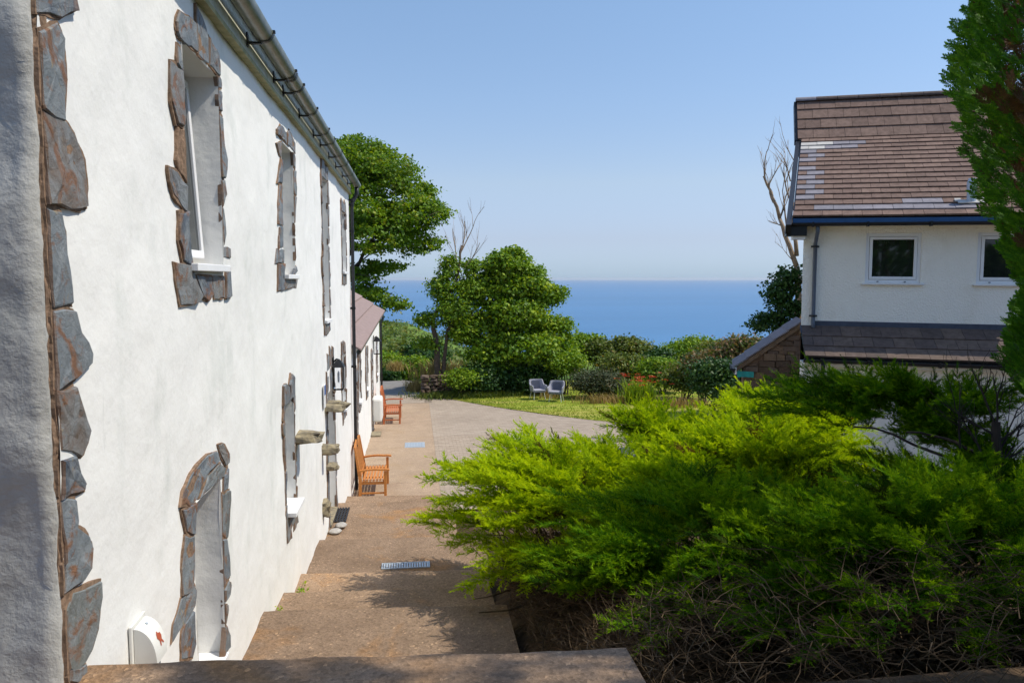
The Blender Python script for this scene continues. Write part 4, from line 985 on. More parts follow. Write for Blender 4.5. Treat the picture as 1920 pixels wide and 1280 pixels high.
# bargeboard
g = MB(); g.obox(EV - UH * .10 - nl * .20 - rv * .06, UH * .09, rv * 1.06, nl * .18); g.obox(KN - UH * .12 - ns * .17, UH * .06, sv, ns * .16); g.build('bargeboard', M['black'], hs)
g = MB(); hbox(g, -.33, .02, .0, .36, .76, .96); g.build('eave_box', M['black'], hs, bevel=.005)
g = MB(); hbox(g, -.22, 0.0, .02, .30, .70, .757); g.build('eave_soffit', M['upvc'], hs)
g = MB(); hbox(g, -.22, HB + .2, .27, .295, .96, 1.07); g.build('fascia', M['bluef'], hs)
g = MB(); hbox(g, -.20, HB + .2, .003, .268, .955, .972); g.build('soffit', M['render'], hs)
def hgutter(name, a0, a1, b, z, r, mat, brackets):
    g = MB(); m_ = 10
    for e in (a0, a1):
        for rr in (r, r - .006):
            for q_ in range(m_ + 1): an = math.pi + math.pi * q_ / m_; g.v.append(tuple(H(e, b + rr * math.cos(an), z + rr * math.sin(an))))
    n2 = 2 * (m_ + 1)
    for q_ in range(m_): g.f.append([q_, q_ + 1, n2 + q_ + 1, n2 + q_]); c_ = q_ + m_ + 1; g.f.append([c_, c_ + n2, c_ + n2 + 1, c_ + 1])
    g.f.append([0, n2, n2 + m_ + 1, m_ + 1]); g.f.append([m_, 2 * m_ + 1, n2 + 2 * m_ + 1, n2 + m_])
    g.f.append(list(range(m_ + 1))); 
    o = g.build(name, mat, hs)
    for a in brackets:
        g = MB(); hbox(g, a, a + .03, b - r - .01, b + r + .012, z - r - .012, z + .012); g.build('bracket', M['black'], o)
hgutter('gutter', -.24, HB + .22, .365, .985, .06, M['pipe'], [.1, 1.0, 2.0, 3.0, 4.0])
hgutter('gutter', -.03, 9.0, .90, -1.40, .06, M['pipe'], [.25, 1.0, 1.2, 2.1, 3.0, 4.0, 5.0, 6.0])
def hpipe(a, b, z0, z1, shoe=False, mat=M['pipe2']):
    g = MB(); pts = [H(a, .33, z1 + .02), H(a, .32, z1 - .12), H(a, b, z1 - .30), H(a, b, z0)]
    if b > .5: pts = [H(a, .88, z1), H(a, .86, z1 - .1), H(a, b, z1 - .25), H(a, b, z0)]
    if shoe: pts += [H(a, b + .05, z0 - .10)]
    g.tube(pts, .035, 10); o = g.build('downpipe', mat, hs, smooth=True)
    for z in ((z1 - .36), z0 + .12): g = MB(); g.tube([H(a, b, z - .02), H(a, b, z + .02)], .045, 10); hbox(g, a - .07, a + .07, b - .06, b - .035, z - .015, z + .015); g.build('clip', M['black'], o)
hpipe(.20, .06, -.80, .94, True); hpipe(.30, .77, -4.85, -1.44, mat=M['pipe'])
# lean-to roof: flashing and three courses
LT = H(0, 0.0, -.78); LB = H(0, .86, -1.335); lv = LB - LT
g = MB(); g.poly([H(.0, .006, -.77), H(9, .006, -.77), H(9, .006, -.86), H(.0, .006, -.86)])
g.obox(H(-.02, .0, -.865), hu * 9.0, hn * .22 - up * .13, up * .012); g.build('lead_flashing', M['lead'], hs)
lu = (H(0, 0.04, -.89) - H(0, .86, -1.36)); lstep = lu / 3; nlz = np.cross(hu, lu); nlz /= np.linalg.norm(nlz); nlz = nlz if nlz[2] > 0 else -nlz
g = MB(); g.obox(H(0, .86, -1.36) - nlz * .06, hu * 9, lu, nlz * .05); g.build('lean_roof_deck', M['black'], hs)
gr = MB()
for r_ in range(3):
    a = 0.0; k = 0; off = tw / 2 if r_ == 1 else 0
    while a < 9:
        wd = off if (k == 0 and off) else tw
        me = tile_mesh(lstep, nlz, 'lean_tile', M['tile_dark'], wd, kick=.014) if (round(wd, 3), 'l') not in cache else cache[(round(wd, 3), 'l')]
        cache[(round(wd, 3), 'l')] = me; P0 = H(a, .86, -1.36) + lstep * r_
        if a < 4.2: o = link('lean_tile', me, None, hs); o.location = tuple(P0 - root)
        else: gr.add([np.array(v.co) + P0 for v in me.vertices], [list(p.vertices) for p in me.polygons])
        a += wd; k += 1
gr.build('lean_tiles', M['tile_dark'], hs, kind='stuff')
g = MB(); hbox(g, 0.0, 9, .71, .84, -1.52, -1.45); g.build('lean_fascia', M['render'], hs)
# flue
P0 = EV + rv * .115 + UH * 2.93 + nl * .03
g = MB(); g.tube([P0 - up * .05, P0 + up * .22, P0 + up * .225, P0 + up * .36, P0 + up * .37, P0 + up * .42], [.075, .075, .083, .083, .07, .06], 14); fl = g.build('flue', M['steel'], hs, smooth=False)
g = MB(); g.obox(P0 - UH * .22 - rv * .02 + nl * .02, UH * .42, rv * .03, nl * .02); g.obox(P0 - UH * .26 + nl * .02, UH * .10, rv * .03, nl * .015); g.obox(P0 + UH * .16 + nl * .02, UH * .09, rv * .035, nl * .02); g.build('flashing', M['tile_white'], fl)
# ------------------------------------------------------------------ stone outhouse left of the house
so = thing('stone_outhouse', 'low brown rubble-stone outhouse with slate lean-to roof and turquoise eave, left of the cream house', 'outhouse', tuple(H(-.8, -2.2, -4.8)))
SB = -1.9                                   # plane of its end wall
def S_(a, z, b=0.0): return H(a, SB + b, z)
def spx(px, py):
    d = _F * FPX + _R * (px - 960) + _U * (640 - py); P0 = H(0, SB, 0); d = d * (P0 @ hn) / (d @ hn); v = d - H(0, SB, 0); a = (v @ hu); return a, d[2] - a * hu[2]
aL, zE = spx(1378, 688); aR, zT = spx(1500, 606)
DP = 1.3
def roofz(a): return zE + (zT - zE) * (a - aL) / (aR - aL)
g = MB(); pr_ = [(aL + .16, -4.9), (aR + .3, -4.9), (aR + .3, roofz(aR + .3) - .07), (aL + .16, roofz(aL + .16) - .07)]
g.add([S_(a, z, -.02) for a, z in pr_] + [S_(a, z, -DP) for a, z in pr_], [[0, 1, 2, 3], [7, 6, 5, 4], [0, 4, 5, 1], [1, 5, 6, 2], [2, 6, 7, 3], [3, 7, 4, 0]]); g.build('core_wall', M['mortar'], so)
z = -4.8; root2 = np.array(so.location); cnt = 0
smd = []
while z < zT:
    hgt = random.uniform(.07, .16); a = aL + .17 + random.uniform(0, .05)
    while a < aR + .25:
        wd = random.uniform(.14, .42)
        topz = min(z + hgt - .012, roofz(a + wd * .3) - .13)
        if topz - z > .03:
            g = MB(); d = random.uniform(.01, .035); j = lambda: random.uniform(-.01, .01)
            fr_ = [S_(a + j(), z + j(), d), S_(a + wd - .014 + j(), z + j(), d + j()), S_(a + wd - .014 + j(), topz + j(), d + j()), S_(a + j(), topz + j(), d)]
            bk_ = [S_(a, z, -.03), S_(a + wd - .01, z, -.03), S_(a + wd - .01, topz, -.03), S_(a, topz, -.03)]
            g.add(fr_ + bk_, [[0, 1, 2, 3], [0, 4, 5, 1], [1, 5, 6, 2], [2, 6, 7, 3], [3, 7, 4, 0]])
            if z > -3.1 and cnt < 290: g.build('stone', M['rubble'], so); cnt += 1
            else: smd.append(g)
        a += wd
    z += hgt
g = MB(); [g.add(q.v, q.f) for q in smd]; g.build('lower_stones', M['rubble'], so, kind='stuff')
nsl = 5
for k in range(nsl):
    f0, f1 = k / nsl, (k + 1.15) / nsl
    aa, ab = aL - .06 + (aR - aL + .06) * f0, aL - .06 + (aR - aL + .06) * f1
    g = MB(); e0 = S_(aa, roofz(aa) + .035, .10); e1 = S_(ab, roofz(ab) + .012, .10) - e0
    g.obox(e0, e1, hn * -(DP + .2), up * .03); g.build('slate_course', M['tile_grey'], so)
g = MB(); e0 = S_(aL - .02, roofz(aL - .02) - .10, .07); g.obox(e0, S_(aR, roofz(aR) - .10, .07) - e0, hn * -.04, up * .105); g.build('verge_board', M['rubble'], so)
g = MB(); g.obox(S_(aL - .02, zE - .15, .08), hu * .04, hn * -.04, up * .15); g.build('verge_cap', M['upvc'], so)
g = MB(); g.obox(S_(aL + .03, zE - .22, .05), hu * .05, hn * -DP, up * .16); g.obox(S_(aL + .03, zE - .20, .055), hu * .34, hn * -.03, up * .12); g.build('turquoise_fascia', M['teal'], so)
g = MB(); m_ = 8; vs = []
for e in (0.12, -DP):
    for q_ in range(m_ + 1): an = math.pi + math.pi * q_ / m_; vs.append(S_(aL - .06 + .06 * math.cos(an), zE - .02 + .06 * math.sin(an), e))
g.add(vs, [[q_, q_ + 1, m_ + 2 + q_, m_ + 1 + q_] for q_ in range(m_)] + [list(range(m_ + 1))[::-1]]); g.build('gutter', M['pipe'], so)
g = MB(); g.tube([S_(aL - .04, zE - .08, 0), S_(aL + .1, zE - .3, 0.04), S_(aL + .12, -4.8, .04)], .03, 8); g.build('downpipe', M['pipe'], so)

# ------------------------------------------------------------------ sea air
g = MB(); g.box((-33000, -80, -82), (33000, 33000, 14)); hz_ = g.build('haze', None, kind='stuff', label='thin pale sea air over the whole view', cat='haze')
m = bpy.data.materials.new('haze_air'); m.use_nodes = True; t = m.node_tree; t.nodes.remove(t.nodes['Principled BSDF'])
v_ = t.nodes.new('ShaderNodeVolumePrincipled'); v_.inputs['Density'].default_value = 3.5e-5; v_.inputs['Color'].default_value = (.92, .95, 1, 1); v_.inputs['Anisotropy'].default_value = 0.2
t.links.new(v_.outputs[0], t.nodes['Material Output'].inputs['Volume']); hz_.data.materials.append(m)

# ================================================================== vegetation
def unit(v): return v / (np.linalg.norm(v, axis=-1, keepdims=True) + 1e-9)
def leaves(centers, nrm, size, asp=0.7, jitter=0.8):
    n = len(centers); nn = unit(nrm + rng.normal(0, jitter, (n, 3))); t = unit(np.cross(nn, rng.normal(0, 1, (n, 3)))); b = np.cross(nn, t)
    s = (size * rng.uniform(0.6, 1.3, n))[:, None]
    q = np.zeros((n, 4, 3)); q[:, 0] = centers - t * s; q[:, 1] = centers - b * s * asp + nn * s * .15; q[:, 2] = centers + t * s; q[:, 3] = centers + b * s * asp + nn * s * .15
    return q
def rand_dir(n): return unit(rng.normal(0, 1, (n, 3)))
def lumpy(blobs, k=6, f=.46):
    out = []
    for (c, r) in blobs:
        out.append((c, (r[0] * .92, r[1] * .92, r[2] * .90)))
        for _ in range(k):
            d = rand_dir(1)[0]; d[2] = abs(d[2]) * .9 - .25; s_ = f * random.uniform(.7, 1.15)
            out.append((tuple(np.array(c) + d * np.array(r) * .72), (r[0] * s_, r[1] * s_, r[2] * s_ * .8)))
    return out
def crown(blobs, n, size, clump=0.5, per=14, shell=0.75, droop=0.0):
    """blobs [(c,(rx,ry,rz))]; leaf clumps spread through shells"""
    wts = np.array([b[1][0] * b[1][2] for b in blobs]); wts = wts / wts.sum(); out = []; nr = []; ti = []
    nc = n // per
    for (c, r), wt in zip(blobs, wts):
        m = int(nc * wt) + 1; d = rand_dir(m); rad = (shell + (1 - shell) * rng.uniform(0, 1, m) ** 0.7) * (1 + 0.13 * np.sin(d[:, 0] * 7 + c[0]) * np.cos(d[:, 2] * 6 + c[1]))
        pc = np.array(c) + d * np.array(r) * rad[:, None]; ct = rng.normal(0.5, .16, m)
        cd = np.repeat(d, per, 0); cc = np.repeat(pc, per, 0); ct = np.repeat(ct, per)
        off = rng.normal(0, 1, (m * per, 3)) * np.array([clump, clump, clump * .38]) 
        off[:, 2] -= droop * (off[:, 0] ** 2 + off[:, 1] ** 2)
        out.append(cc + off); nr.append(unit(cd * .6 + np.array([0, 0, .7]))); ti.append(ct + rng.normal(0, .13, m * per))
    p = np.concatenate(out); return leaves(p, np.concatenate(nr), size), np.clip(np.concatenate(ti), 0, 1)
def limb(g, p0, p1, r0, r1, n=6, wob=.08, sides=6):
    p0, p1 = Vector(p0), Vector(p1); L = (p1 - p0).length; pts = []
    for k in range(n + 1):
        f = k / n; w_ = Vector((random.uniform(-1, 1), random.uniform(-1, 1), random.uniform(-1, 1))) * wob * L * (0 if k in (0, n) else 1) * .6
        pts.append(p0.lerp(p1, f) + w_ + Vector((0, 0, math.sin(f * math.pi) * L * .05)))
    g.tube(pts, [r0 + (r1 - r0) * k / n for k in range(n + 1)], sides); return pts
def branchy(g, p, d, L, r, depth, spread=.6, gravity=0.05, sides=5, kids=3, up_=.15):
    d = Vector(d).normalized(); pts = [Vector(p)]; m = 5
    for k in range(m):
        d = (d + Vector((random.uniform(-1, 1), random.uniform(-1, 1), random.uniform(-1, 1))) * .16 + Vector((0, 0, up_ * .3 - gravity))).normalized(); pts.append(pts[-1] + d * L / m)
    g.tube(pts, [r * (1 - .55 * k / m) for k in range(m + 1)], sides)
    if depth <= 0: return
    for c in range(kids):
        k = random.randint(1, m); nd = (d + Vector((random.uniform(-1, 1), random.uniform(-1, 1), random.uniform(-.5, 1))) * spread).normalized()
        branchy(g, pts[k], nd, L * random.uniform(.5, .8), r * .5, depth - 1, spread, gravity, max(3, sides - 1), kids, up_)

def tree(name, label, cat, base, trunk_top, blobs, n, size, mat, r0=.3, clump=.5, group=None, bark='bark', per=14, shell=.75, lump=False):
    r = thing(name, label, cat, base, group)
    g = MB(); limb(g, base, trunk_top, r0, r0 * .5, 6, .04, 9)
    for (c, rr) in blobs[:14]:
        c = Vector(c); st = Vector(base).lerp(Vector(trunk_top), random.uniform(.55, 1)); pts = limb(g, st, c, r0 * .35, r0 * .08, 5, .08, 5)
        for q in range(4): limb(g, pts[random.randint(2, 4)], c + Vector((random.uniform(-1, 1) * rr[0], random.uniform(-1, 1) * rr[1], random.uniform(-.6, .8) * rr[2])), r0 * .09, r0 * .03, 3, .1, 4)
    g.build('trunk', M[bark], r, smooth=True)
    q, t_ = crown(lumpy(blobs) if lump else blobs, n, size, clump, per, shell); np_mesh('crown', q, t_, mat, r)
    return r
# sycamore behind the low cottage (depth about 40 m)
def bl(px, py, D, rx, rz, ry=None): 
    p = at(px, py, D); return (tuple(p), (rx, ry or rx * .9, rz))
D0 = 40
syc_blobs = [bl(660, 300, D0, 2.1, 1.4), bl(720, 330, D0 - 1, 1.9, 1.3), bl(650, 390, D0 - 2, 2.3, 1.5), bl(760, 400, D0 - 1, 1.8, 1.2), bl(800, 400, D0, 1.1, .9), bl(700, 440, D0 - 2, 2.0, 1.1), bl(775, 455, D0, 1.3, .8),
             bl(600, 330, D0 + 1, 3.0, 2.2), bl(540, 380, D0, 3.0, 2.6), bl(560, 500, D0, 2.6, 1.6), bl(660, 520, D0 - 1, 1.5, .55), bl(715, 500, D0, 1.2, .4), bl(690, 555, D0 - 1, 1.3, .5), bl(735, 570, D0 - 1, .75, .45), bl(670, 600, D0, 1.2, .5), bl(620, 560, D0, 1.5, .8), bl(790, 360, D0 + 1, .8, .6), bl(690, 285, D0, 1.0, .6)]
tree('sycamore_tree', 'large round-crowned green tree rising behind the low pink-roofed cottage', 'tree', tuple(at(600, 740, D0)), tuple(at(600, 480, D0)), syc_blobs, 88000, .088, M['syc'], .42, .22, per=18, shell=.7, lump=True)
# broadleaf tree in the middle
D1 = 34
b2_ = [bl(950, 500, D1, 1.1, .8), bl(985, 540, D1, 1.2, .8), bl(915, 545, D1, 1.0, .9), bl(1010, 555, D1, .8, .6), bl(960, 590, D1 - .5, 1.6, .9), bl(1030, 620, D1, 1.0, .8), bl(905, 620, D1 - .5, 1.1, .9), bl(985, 650, D1 - 1, 1.4, .8), bl(930, 665, D1 - 1, 1.1, .7), bl(1045, 660, D1, .9, .6), bl(960, 478, D1, .4, .35), bl(1035, 560, D1, .45, .3), bl(1048, 545, D1, .25, .2), bl(930, 500, D1, .35, .4), bl(1000, 510, D1, .4, .3), bl(1055, 610, D1, .4, .3)]
tree('broadleaf_tree', 'bushy mid-green tree in the middle, behind the two lawn chairs', 'tree', tuple(at(925, 735, D1)), tuple(at(935, 600, D1)), b2_, 50000, .080, M['leafA'], .17, .19, per=18, shell=.6, lump=True)
# thin twin-stemmed tree with dead top
tt = thing('thin_tree', 'thin leaning tree with two bare stems and dead grey twigs above its leaves', 'tree', tuple(at(822, 722, 33)))
g = MB(); limb(g, at(826, 728, 33), at(812, 600, 33), .15, .09, 6, .03, 8); limb(g, at(812, 600, 33), at(858, 520, 33), .08, .06, 5, .05, 7); limb(g, at(858, 520, 33), at(866, 460, 33), .06, .045, 4, .05, 6)
limb(g, at(830, 715, 33), at(838, 620, 33), .10, .06, 5, .04, 7); limb(g, at(838, 620, 33), at(880, 560, 33), .06, .04, 5, .06, 6); limb(g, at(838, 620, 33), at(905, 585, 33), .045, .02, 5, .06, 5)
g.build('trunk', M['bark'], tt, smooth=True)
g = MB()
for (px, py, dx, dz, L) in [(862, 480, .25, 1, 1.5), (866, 470, .5, .9, 1.4), (858, 500, -.05, 1, 1.6), (872, 500, .8, .7, 1.2), (822, 560, -.1, 1, 1.1)]:
    branchy(g, at(px, py, 33), (dx, 0, dz), L, .028, 2, .5, 0.0, 4, 3, .2)
g.build('dead_branches', M['deadwood'], tt)
q, t_ = crown([bl(830, 540, 33, .55, .6), bl(850, 580, 33, .8, .7), bl(800, 600, 33, .45, .35), bl(800, 645, 33, .5, .25), bl(880, 540, 33.2, .6, .6), bl(870, 620, 33.3, .8, .6), bl(845, 500, 33, .35, .5), bl(885, 500, 33.3, .4, .4)], 15000, .062, .17, 12, .35); np_mesh('crown', q, t_, M['leafA'], tt)

def shrub(name, label, px, py, D, rx, rz, n, size, mat, stems=5, cat='shrub', group=None, base=None, ry=None, clump=.2, blobs=None, shell=.6, per=12):
    c = at(px, py, D); bz = base if base is not None else ground_z(c[0], c[1]) 
    r = thing(name, label, cat, (c[0], c[1], bz), group)
    bb = blobs or []
    if not bb:
        for k in range(7):
            a = k / 7 * 6.28; bb.append(((c[0] + math.cos(a) * rx * .5, c[1] + math.sin(a) * (ry or rx) * .5, c[2] - rz * .1 + random.uniform(-.25, .3) * rz), (rx * .55, (ry or rx) * .55, rz * random.uniform(.55, .8))))
        bb.append((tuple(c), (rx * .8, (ry or rx) * .8, rz * .85)))
    g = MB()
    for k in range(stems): limb(g, (c[0] + random.uniform(-.2, .2) * rx, c[1] + random.uniform(-.2, .2), bz - .05), (c[0] + random.uniform(-.7, .7) * rx, c[1] + random.uniform(-.5, .5) * rx, c[2] + random.uniform(-.2, .5) * rz), .035, .012, 4, .06, 4)
    g.build('stems', M['bark'], r)
    q, t_ = crown(bb if blobs else lumpy(bb, 2, .5), n, size, clump, per, shell)
    q[:, :, 2] = np.maximum(q[:, :, 2], bz + .005); np_mesh('foliage', q, t_, mat, r)
    return r
HG_ = 'shrubs of the hedge along the far lawn edge'
shrub('shrub', 'dark green leafy shrub at the tree foot, left of the lawn chairs', 900, 712, 32.5, 1.1, .9, 8000, .06, M['leafB'], ry=.8, group=HG_)
shrub('shrub', 'small bright green bush beside the dry-stone wall', 868, 708, 31.8, .55, .45, 3500, .05, M['leafA'], ry=.5, group=HG_)
shrub('shrub', 'dark shrub directly behind the left lawn chair', 985, 705, 33, 1.4, 1.0, 9000, .06, M['leafB'], ry=.8, group=HG_)
shrub('shrub', 'light green spiky bush above the right lawn chair', 1060, 680, 32.6, .75, .6, 6000, .055, M['leafA'], ry=.6, group=HG_)
gb_ = shrub('gorse_bush', 'grey-green gorse bush with brownish top right of the lawn chairs', 1122, 715, 31.5, 1.35, .75, 16000, .035, M['gorse'], ry=.8, clump=.13)
hx = [(1045, 640, 40, 'leafA', 'green hedge shrub right of the bushy tree, its top against the sea'), (1095, 632, 41, 'leafA', 'pointed green hedge shrub, tallest left of the dip in the hedge'), (1140, 645, 40, 'leafO', 'olive hedge shrub behind the gorse bush'),
      (1185, 640, 40, 'leafO', 'olive-green rounded hedge shrub left of the dip that shows the sea'), (1228, 665, 39, 'leafB', 'low dark hedge shrub in the dip behind the red flowers'), (1270, 648, 40, 'leafA', 'light green hedge shrub right of the dip that shows the sea'),
      (1310, 640, 40, 'leafA', 'tall light green hedge shrub above the dark one, right of the dip'), (1345, 650, 38, 'leafO', 'olive hedge shrub left of the brown-pink one')]
for (px, py, D, m_, lab) in hx: shrub('shrub', lab, px, py + 18, D, 1.15, 1.0, 8500, .075, M[m_], group=HG_, base=-5.1, ry=1.0, clump=.22)
shrub('shrub', 'brown-pink tinged shrub beside the stone outhouse roof', 1395, 665, 27, 1.0, .85, 11000, .06, M['pinkleaf'], ry=.8, group=HG_, base=-5.0)
shrub('shrub', 'dark green shrub below the brown-pink one, by the turquoise eave', 1345, 705, 25, .85, .8, 9000, .05, M['leafB'], ry=.7, group=HG_, base=-4.85)
shrub('shrub', 'pink-brown bushy shrub between the red flowers and the outhouse', 1320, 680, 30, .8, .7, 7000, .055, M['pinkleaf'], ry=.7, group=HG_, base=-4.9)
shrub('shrub', 'glossy green shrub directly behind the red flowers', 1240, 695, 33, .95, .8, 7000, .06, M['leafA'], ry=.7, group=HG_, base=-4.95)
shrub('shrub', 'leafy shrub between the gorse bush and hedge, above the lawn', 1170, 690, 35, 1.2, .9, 7000, .06, M['leafO'], ry=.7, group=HG_, base=-4.95)
shrub('shrub', 'dark shrub in the shade at the outhouse corner', 1395, 725, 24, .9, .8, 8000, .05, M['leafB'], ry=.7, group=HG_, base=-4.8)
shrub('shrub', 'green shrub below the light green hedge top, right of the red flowers', 1285, 705, 31, .8, .7, 6000, .055, M['leafO'], ry=.7, group=HG_, base=-4.9)
# blades: dry grass and red flowers
def blades(n, cx, cy_, rx, ry, z, h, wd, lean=.3):
    X = cx + rng.normal(0, rx, n); Y = cy_ + rng.normal(0, ry, n); an = rng.uniform(0, 6.28, n); hh = h * rng.uniform(.5, 1.15, n)
    dx, dy = np.cos(an) * wd, np.sin(an) * wd; lx, ly = rng.normal(0, lean, n) * hh, rng.normal(0, lean, n) * hh; zz = np.broadcast_to(z, n)
    b0 = np.stack([X - dx, Y - dy, zz], 1); b1 = np.stack([X + dx, Y + dy, zz], 1); m0 = np.stack([X + lx * .35 - dx * .8, Y + ly * .35 - dy * .8, zz + hh * .6], 1); m1 = np.stack([X + lx * .35 + dx * .8, Y + ly * .35 + dy * .8, zz + hh * .6], 1)
    t0 = np.stack([X + lx - dx * .1, Y + ly - dy * .1, zz + hh * .95], 1); t1 = np.stack([X + lx + dx * .1, Y + ly + dy * .1, zz + hh * .95], 1)
    return np.concatenate([np.stack([b0, b1, m1, m0], 1), np.stack([m0, m1, t1, t0], 1)]), t0
cr = at(1200, 735, 30); rf = thing('red_flower_clump', 'clump of tall red flowers with long green leaves at the lawn edge', 'flowers', (cr[0], cr[1], -4.93))
q, tips = blades(420, cr[0], cr[1], .33, .25, -4.92, 1.05, .018, .28); np_mesh('leaves', q, rng.uniform(.3, 1, len(q)), M['leafA'], rf)
g = MB(); fl_ = []
for k in range(34):
    X, Y = cr[0] + random.gauss(0, .45), cr[1] + random.gauss(0, .25); hz = random.uniform(.8, 1.3); g.tube([(X * .5 + cr[0] * .5, Y, -4.92), (X, Y, -4.92 + hz)], [.008, .005], 3, False)
    m_ = 7; fl_.append(np.array([[X + (j - 3) * .035, Y + random.uniform(-.02, .02), -4.92 + hz + .02 * random.random() + abs(j - 3) * -.006] for j in range(m_)]))
g.build('flower_stems', M['twig'], rf); fp = np.concatenate(fl_); np_mesh('flowers', kind='stuff', quads=leaves(fp, np.tile([0, -1, .4], (len(fp), 1)), .026), tint=rng.uniform(0, 1, len(fp)), mat=M['redflower'], parent=rf)
for (px, py, D, n, rx, lab) in [(1275, 742, 29, 260, .45, 'tuft of pinkish dry grass behind the bright juniper'), (1145, 745, 30, 420, .7, 'band of dry straw-coloured grass at the foot of the gorse bush'), (1032, 742, 31.5, 90, .25, 'small tuft of yellow dry grass between the lawn chairs')]:
    c = at(px, py, D); r = thing('dry_grass', lab, 'grass tuft', (c[0], c[1], low_z(c[1])), 'dry grass tufts at the lawn edge')
    q, _ = blades(n, c[0], c[1], rx, .2, low_z(c[1]), .42, .012, .35); np_mesh('grass_blades', q, rng.uniform(.2, 1, len(q)), M['drygrass'], r)
# dry-stone wall with tree mound
dw = thing('dry_stone_wall', 'short dark dry-stone wall standing under the thin leaning tree', 'wall', tuple(at(825, 720, 32.4)))
wa, wb_ = at(790, 722, 32.2), at(885, 722, 33.0); dvec = (wb_ - wa); dvec[2] = 0; Lw = np.linalg.norm(dvec); dv = dvec / Lw
for row in range(6):
    s = random.uniform(-.05, 0)
    while s < Lw:
        wd = random.uniform(.18, .42); p = wa + dv * (s + wd / 2); zc = -4.88 + row * .145 + .07
        rock('stone', (p[0], p[1] + random.uniform(-.03, .03), zc), (wd / 2, .22, .072), M['rubble'], dw, seed=row * 9 + s, flat=True, n1=8, n2=5, amp=.2); s += wd
c = at(800, 715, 31.6)
for (px, D, n, lab) in [(778, 34, 420, 'golden dry grass bank along the lane, left of the dry-stone wall'), (742, 42, 260, 'golden dry plant beside the lane, nearest the low cottage corner')]:
    c = at(px, 725, D); r = thing('dry_grass', lab, 'grass tuft', (c[0], c[1], -4.9), 'dry grass along the lane')
    q, _ = blades(n, c[0], c[1], .2, .25, -4.95, .55, .016, .35); np_mesh('grass_blades', q, rng.uniform(.2, 1, len(q)), M['drygrass'], r)
c = at(830, 712, 34.5); r = thing('dry_grass', 'pale dry grass showing behind the dry-stone wall', 'grass tuft', (c[0], c[1], -4.9), 'dry grass along the lane')
q, _ = blades(420, c[0], c[1] + 1, .6, .3, -4.5, .8, .02, .35); np_mesh('grass_blades', q, rng.uniform(.2, 1, len(q)), M['drygrass'], r)
# low plants at the mound
c = at(850, 735, 31.2); q, _ = blades(1800, c[0] + .6, c[1] + .6, .95, .3, -4.9, .30, .02, .5); np_mesh('ground_cover', q, rng.uniform(0, .7, len(q)), M['leafO'], kind='stuff', label='low rough grass and weeds under the trees at the lawn edge', cat='grass')
# lane-side hedges and scrub on the hillside
for (px, py, D, rx, rz, m_, lab) in [(735, 695, 46, 1.0, .9, 'leafO', 'olive bush at the lane bend beside the low cottage'), (772, 690, 44, .9, .9, 'leafA', 'green bush at the lane bend left of the dry-stone wall'), (715, 680, 58, 1.6, 1.1, 'leafA', 'green bush farther along the lane, close to the cottage edge'),
                           (755, 668, 62, 1.8, 1.1, 'leafO', 'olive bush in the field beyond the lane bend'), (800, 665, 60, 2.0, 1.3, 'leafB', 'dark bush behind the dry grass and wall'), (725, 705, 43, .6, .6, 'leafB', 'dark low bush where the lane leaves the courtyard')]:
    c = at(px, py, D); shrub('shrub', lab, px, py, D, rx, rz, 4500, .085 if D < 50 else .11, M[m_], group='bushes along the lane', base=min(ground_z(c[0], c[1]), c[2] - rz), clump=.25)
pts = []; tn = []
for k in range(420):
    D = random.uniform(62, 330); X = random.uniform(-.28, .10) * D; Y = D
    if noise.noise(Vector((X * .03, Y * .02, 7))) < -.05 and k % 3: continue
    z = ground_z(X, Y); rr = random.uniform(.7, 2.0) * (1 + D / 200); m_ = 60
    d = rand_dir(m_); d[:, 2] = np.abs(d[:, 2]); pts.append(np.array([X, Y, z - .1]) + d * np.array([rr * 1.6, rr, rr * .55])); tn.append(np.full(m_, rng.uniform(.1, .8)) + rng.normal(0, .12, m_))
pts = np.concatenate(pts); np_mesh('hillside_scrub', leaves(pts, np.tile([0, -.2, 1.0], (len(pts), 1)), .42), np.clip(np.concatenate(tn), 0, 1), M['leafO'], kind='stuff', label='scattered scrub and hedgerows over the far green hillside above the sea', cat='scrub')
# mass that closes the view beneath the hedge tops
# bare tree and dark leafy shrub by the house
dt = thing('bare_tree', 'leafless grey-brown tree standing behind the left edge of the brown-roofed house', 'tree', tuple(at(1495, 640, 22)))
g = MB(); p = at(1500, 690, 22); limb(g, (p[0], p[1], -4.8), at(1494, 500, 22), .13, .085, 6, .02, 8)
limb(g, at(1494, 500, 22), at(1462, 410, 22), .075, .05, 5, .05, 7); limb(g, at(1462, 410, 22), at(1432, 330, 22), .05, .03, 5, .07, 6); limb(g, at(1494, 480, 22), at(1486, 380, 22), .06, .04, 5, .05, 6)
for (px, py, dx, dz, L, r_) in [(1434, 335, -.15, 1, .75, .028), (1440, 350, .3, 1, .7, .024), (1450, 380, -.6, .9, .7, .024), (1462, 410, .3, 1, 1.1, .03), (1476, 430, -.2, 1, 1.1, .03), (1485, 390, -.3, 1, 1.2, .03), (1482, 340, -.4, .9, .8, .022), (1470, 425, -1, .3, .5, .018), (1490, 490, -1, .35, .6, .016), (1488, 300, -.6, .7, .7, .016)]:
    branchy(g, at(px, py, 22), (dx, 0, dz), L, r_, 2, .45, 0, 4, 3, .25)
g.build('trunk', M['deadwood'], dt, smooth=True)
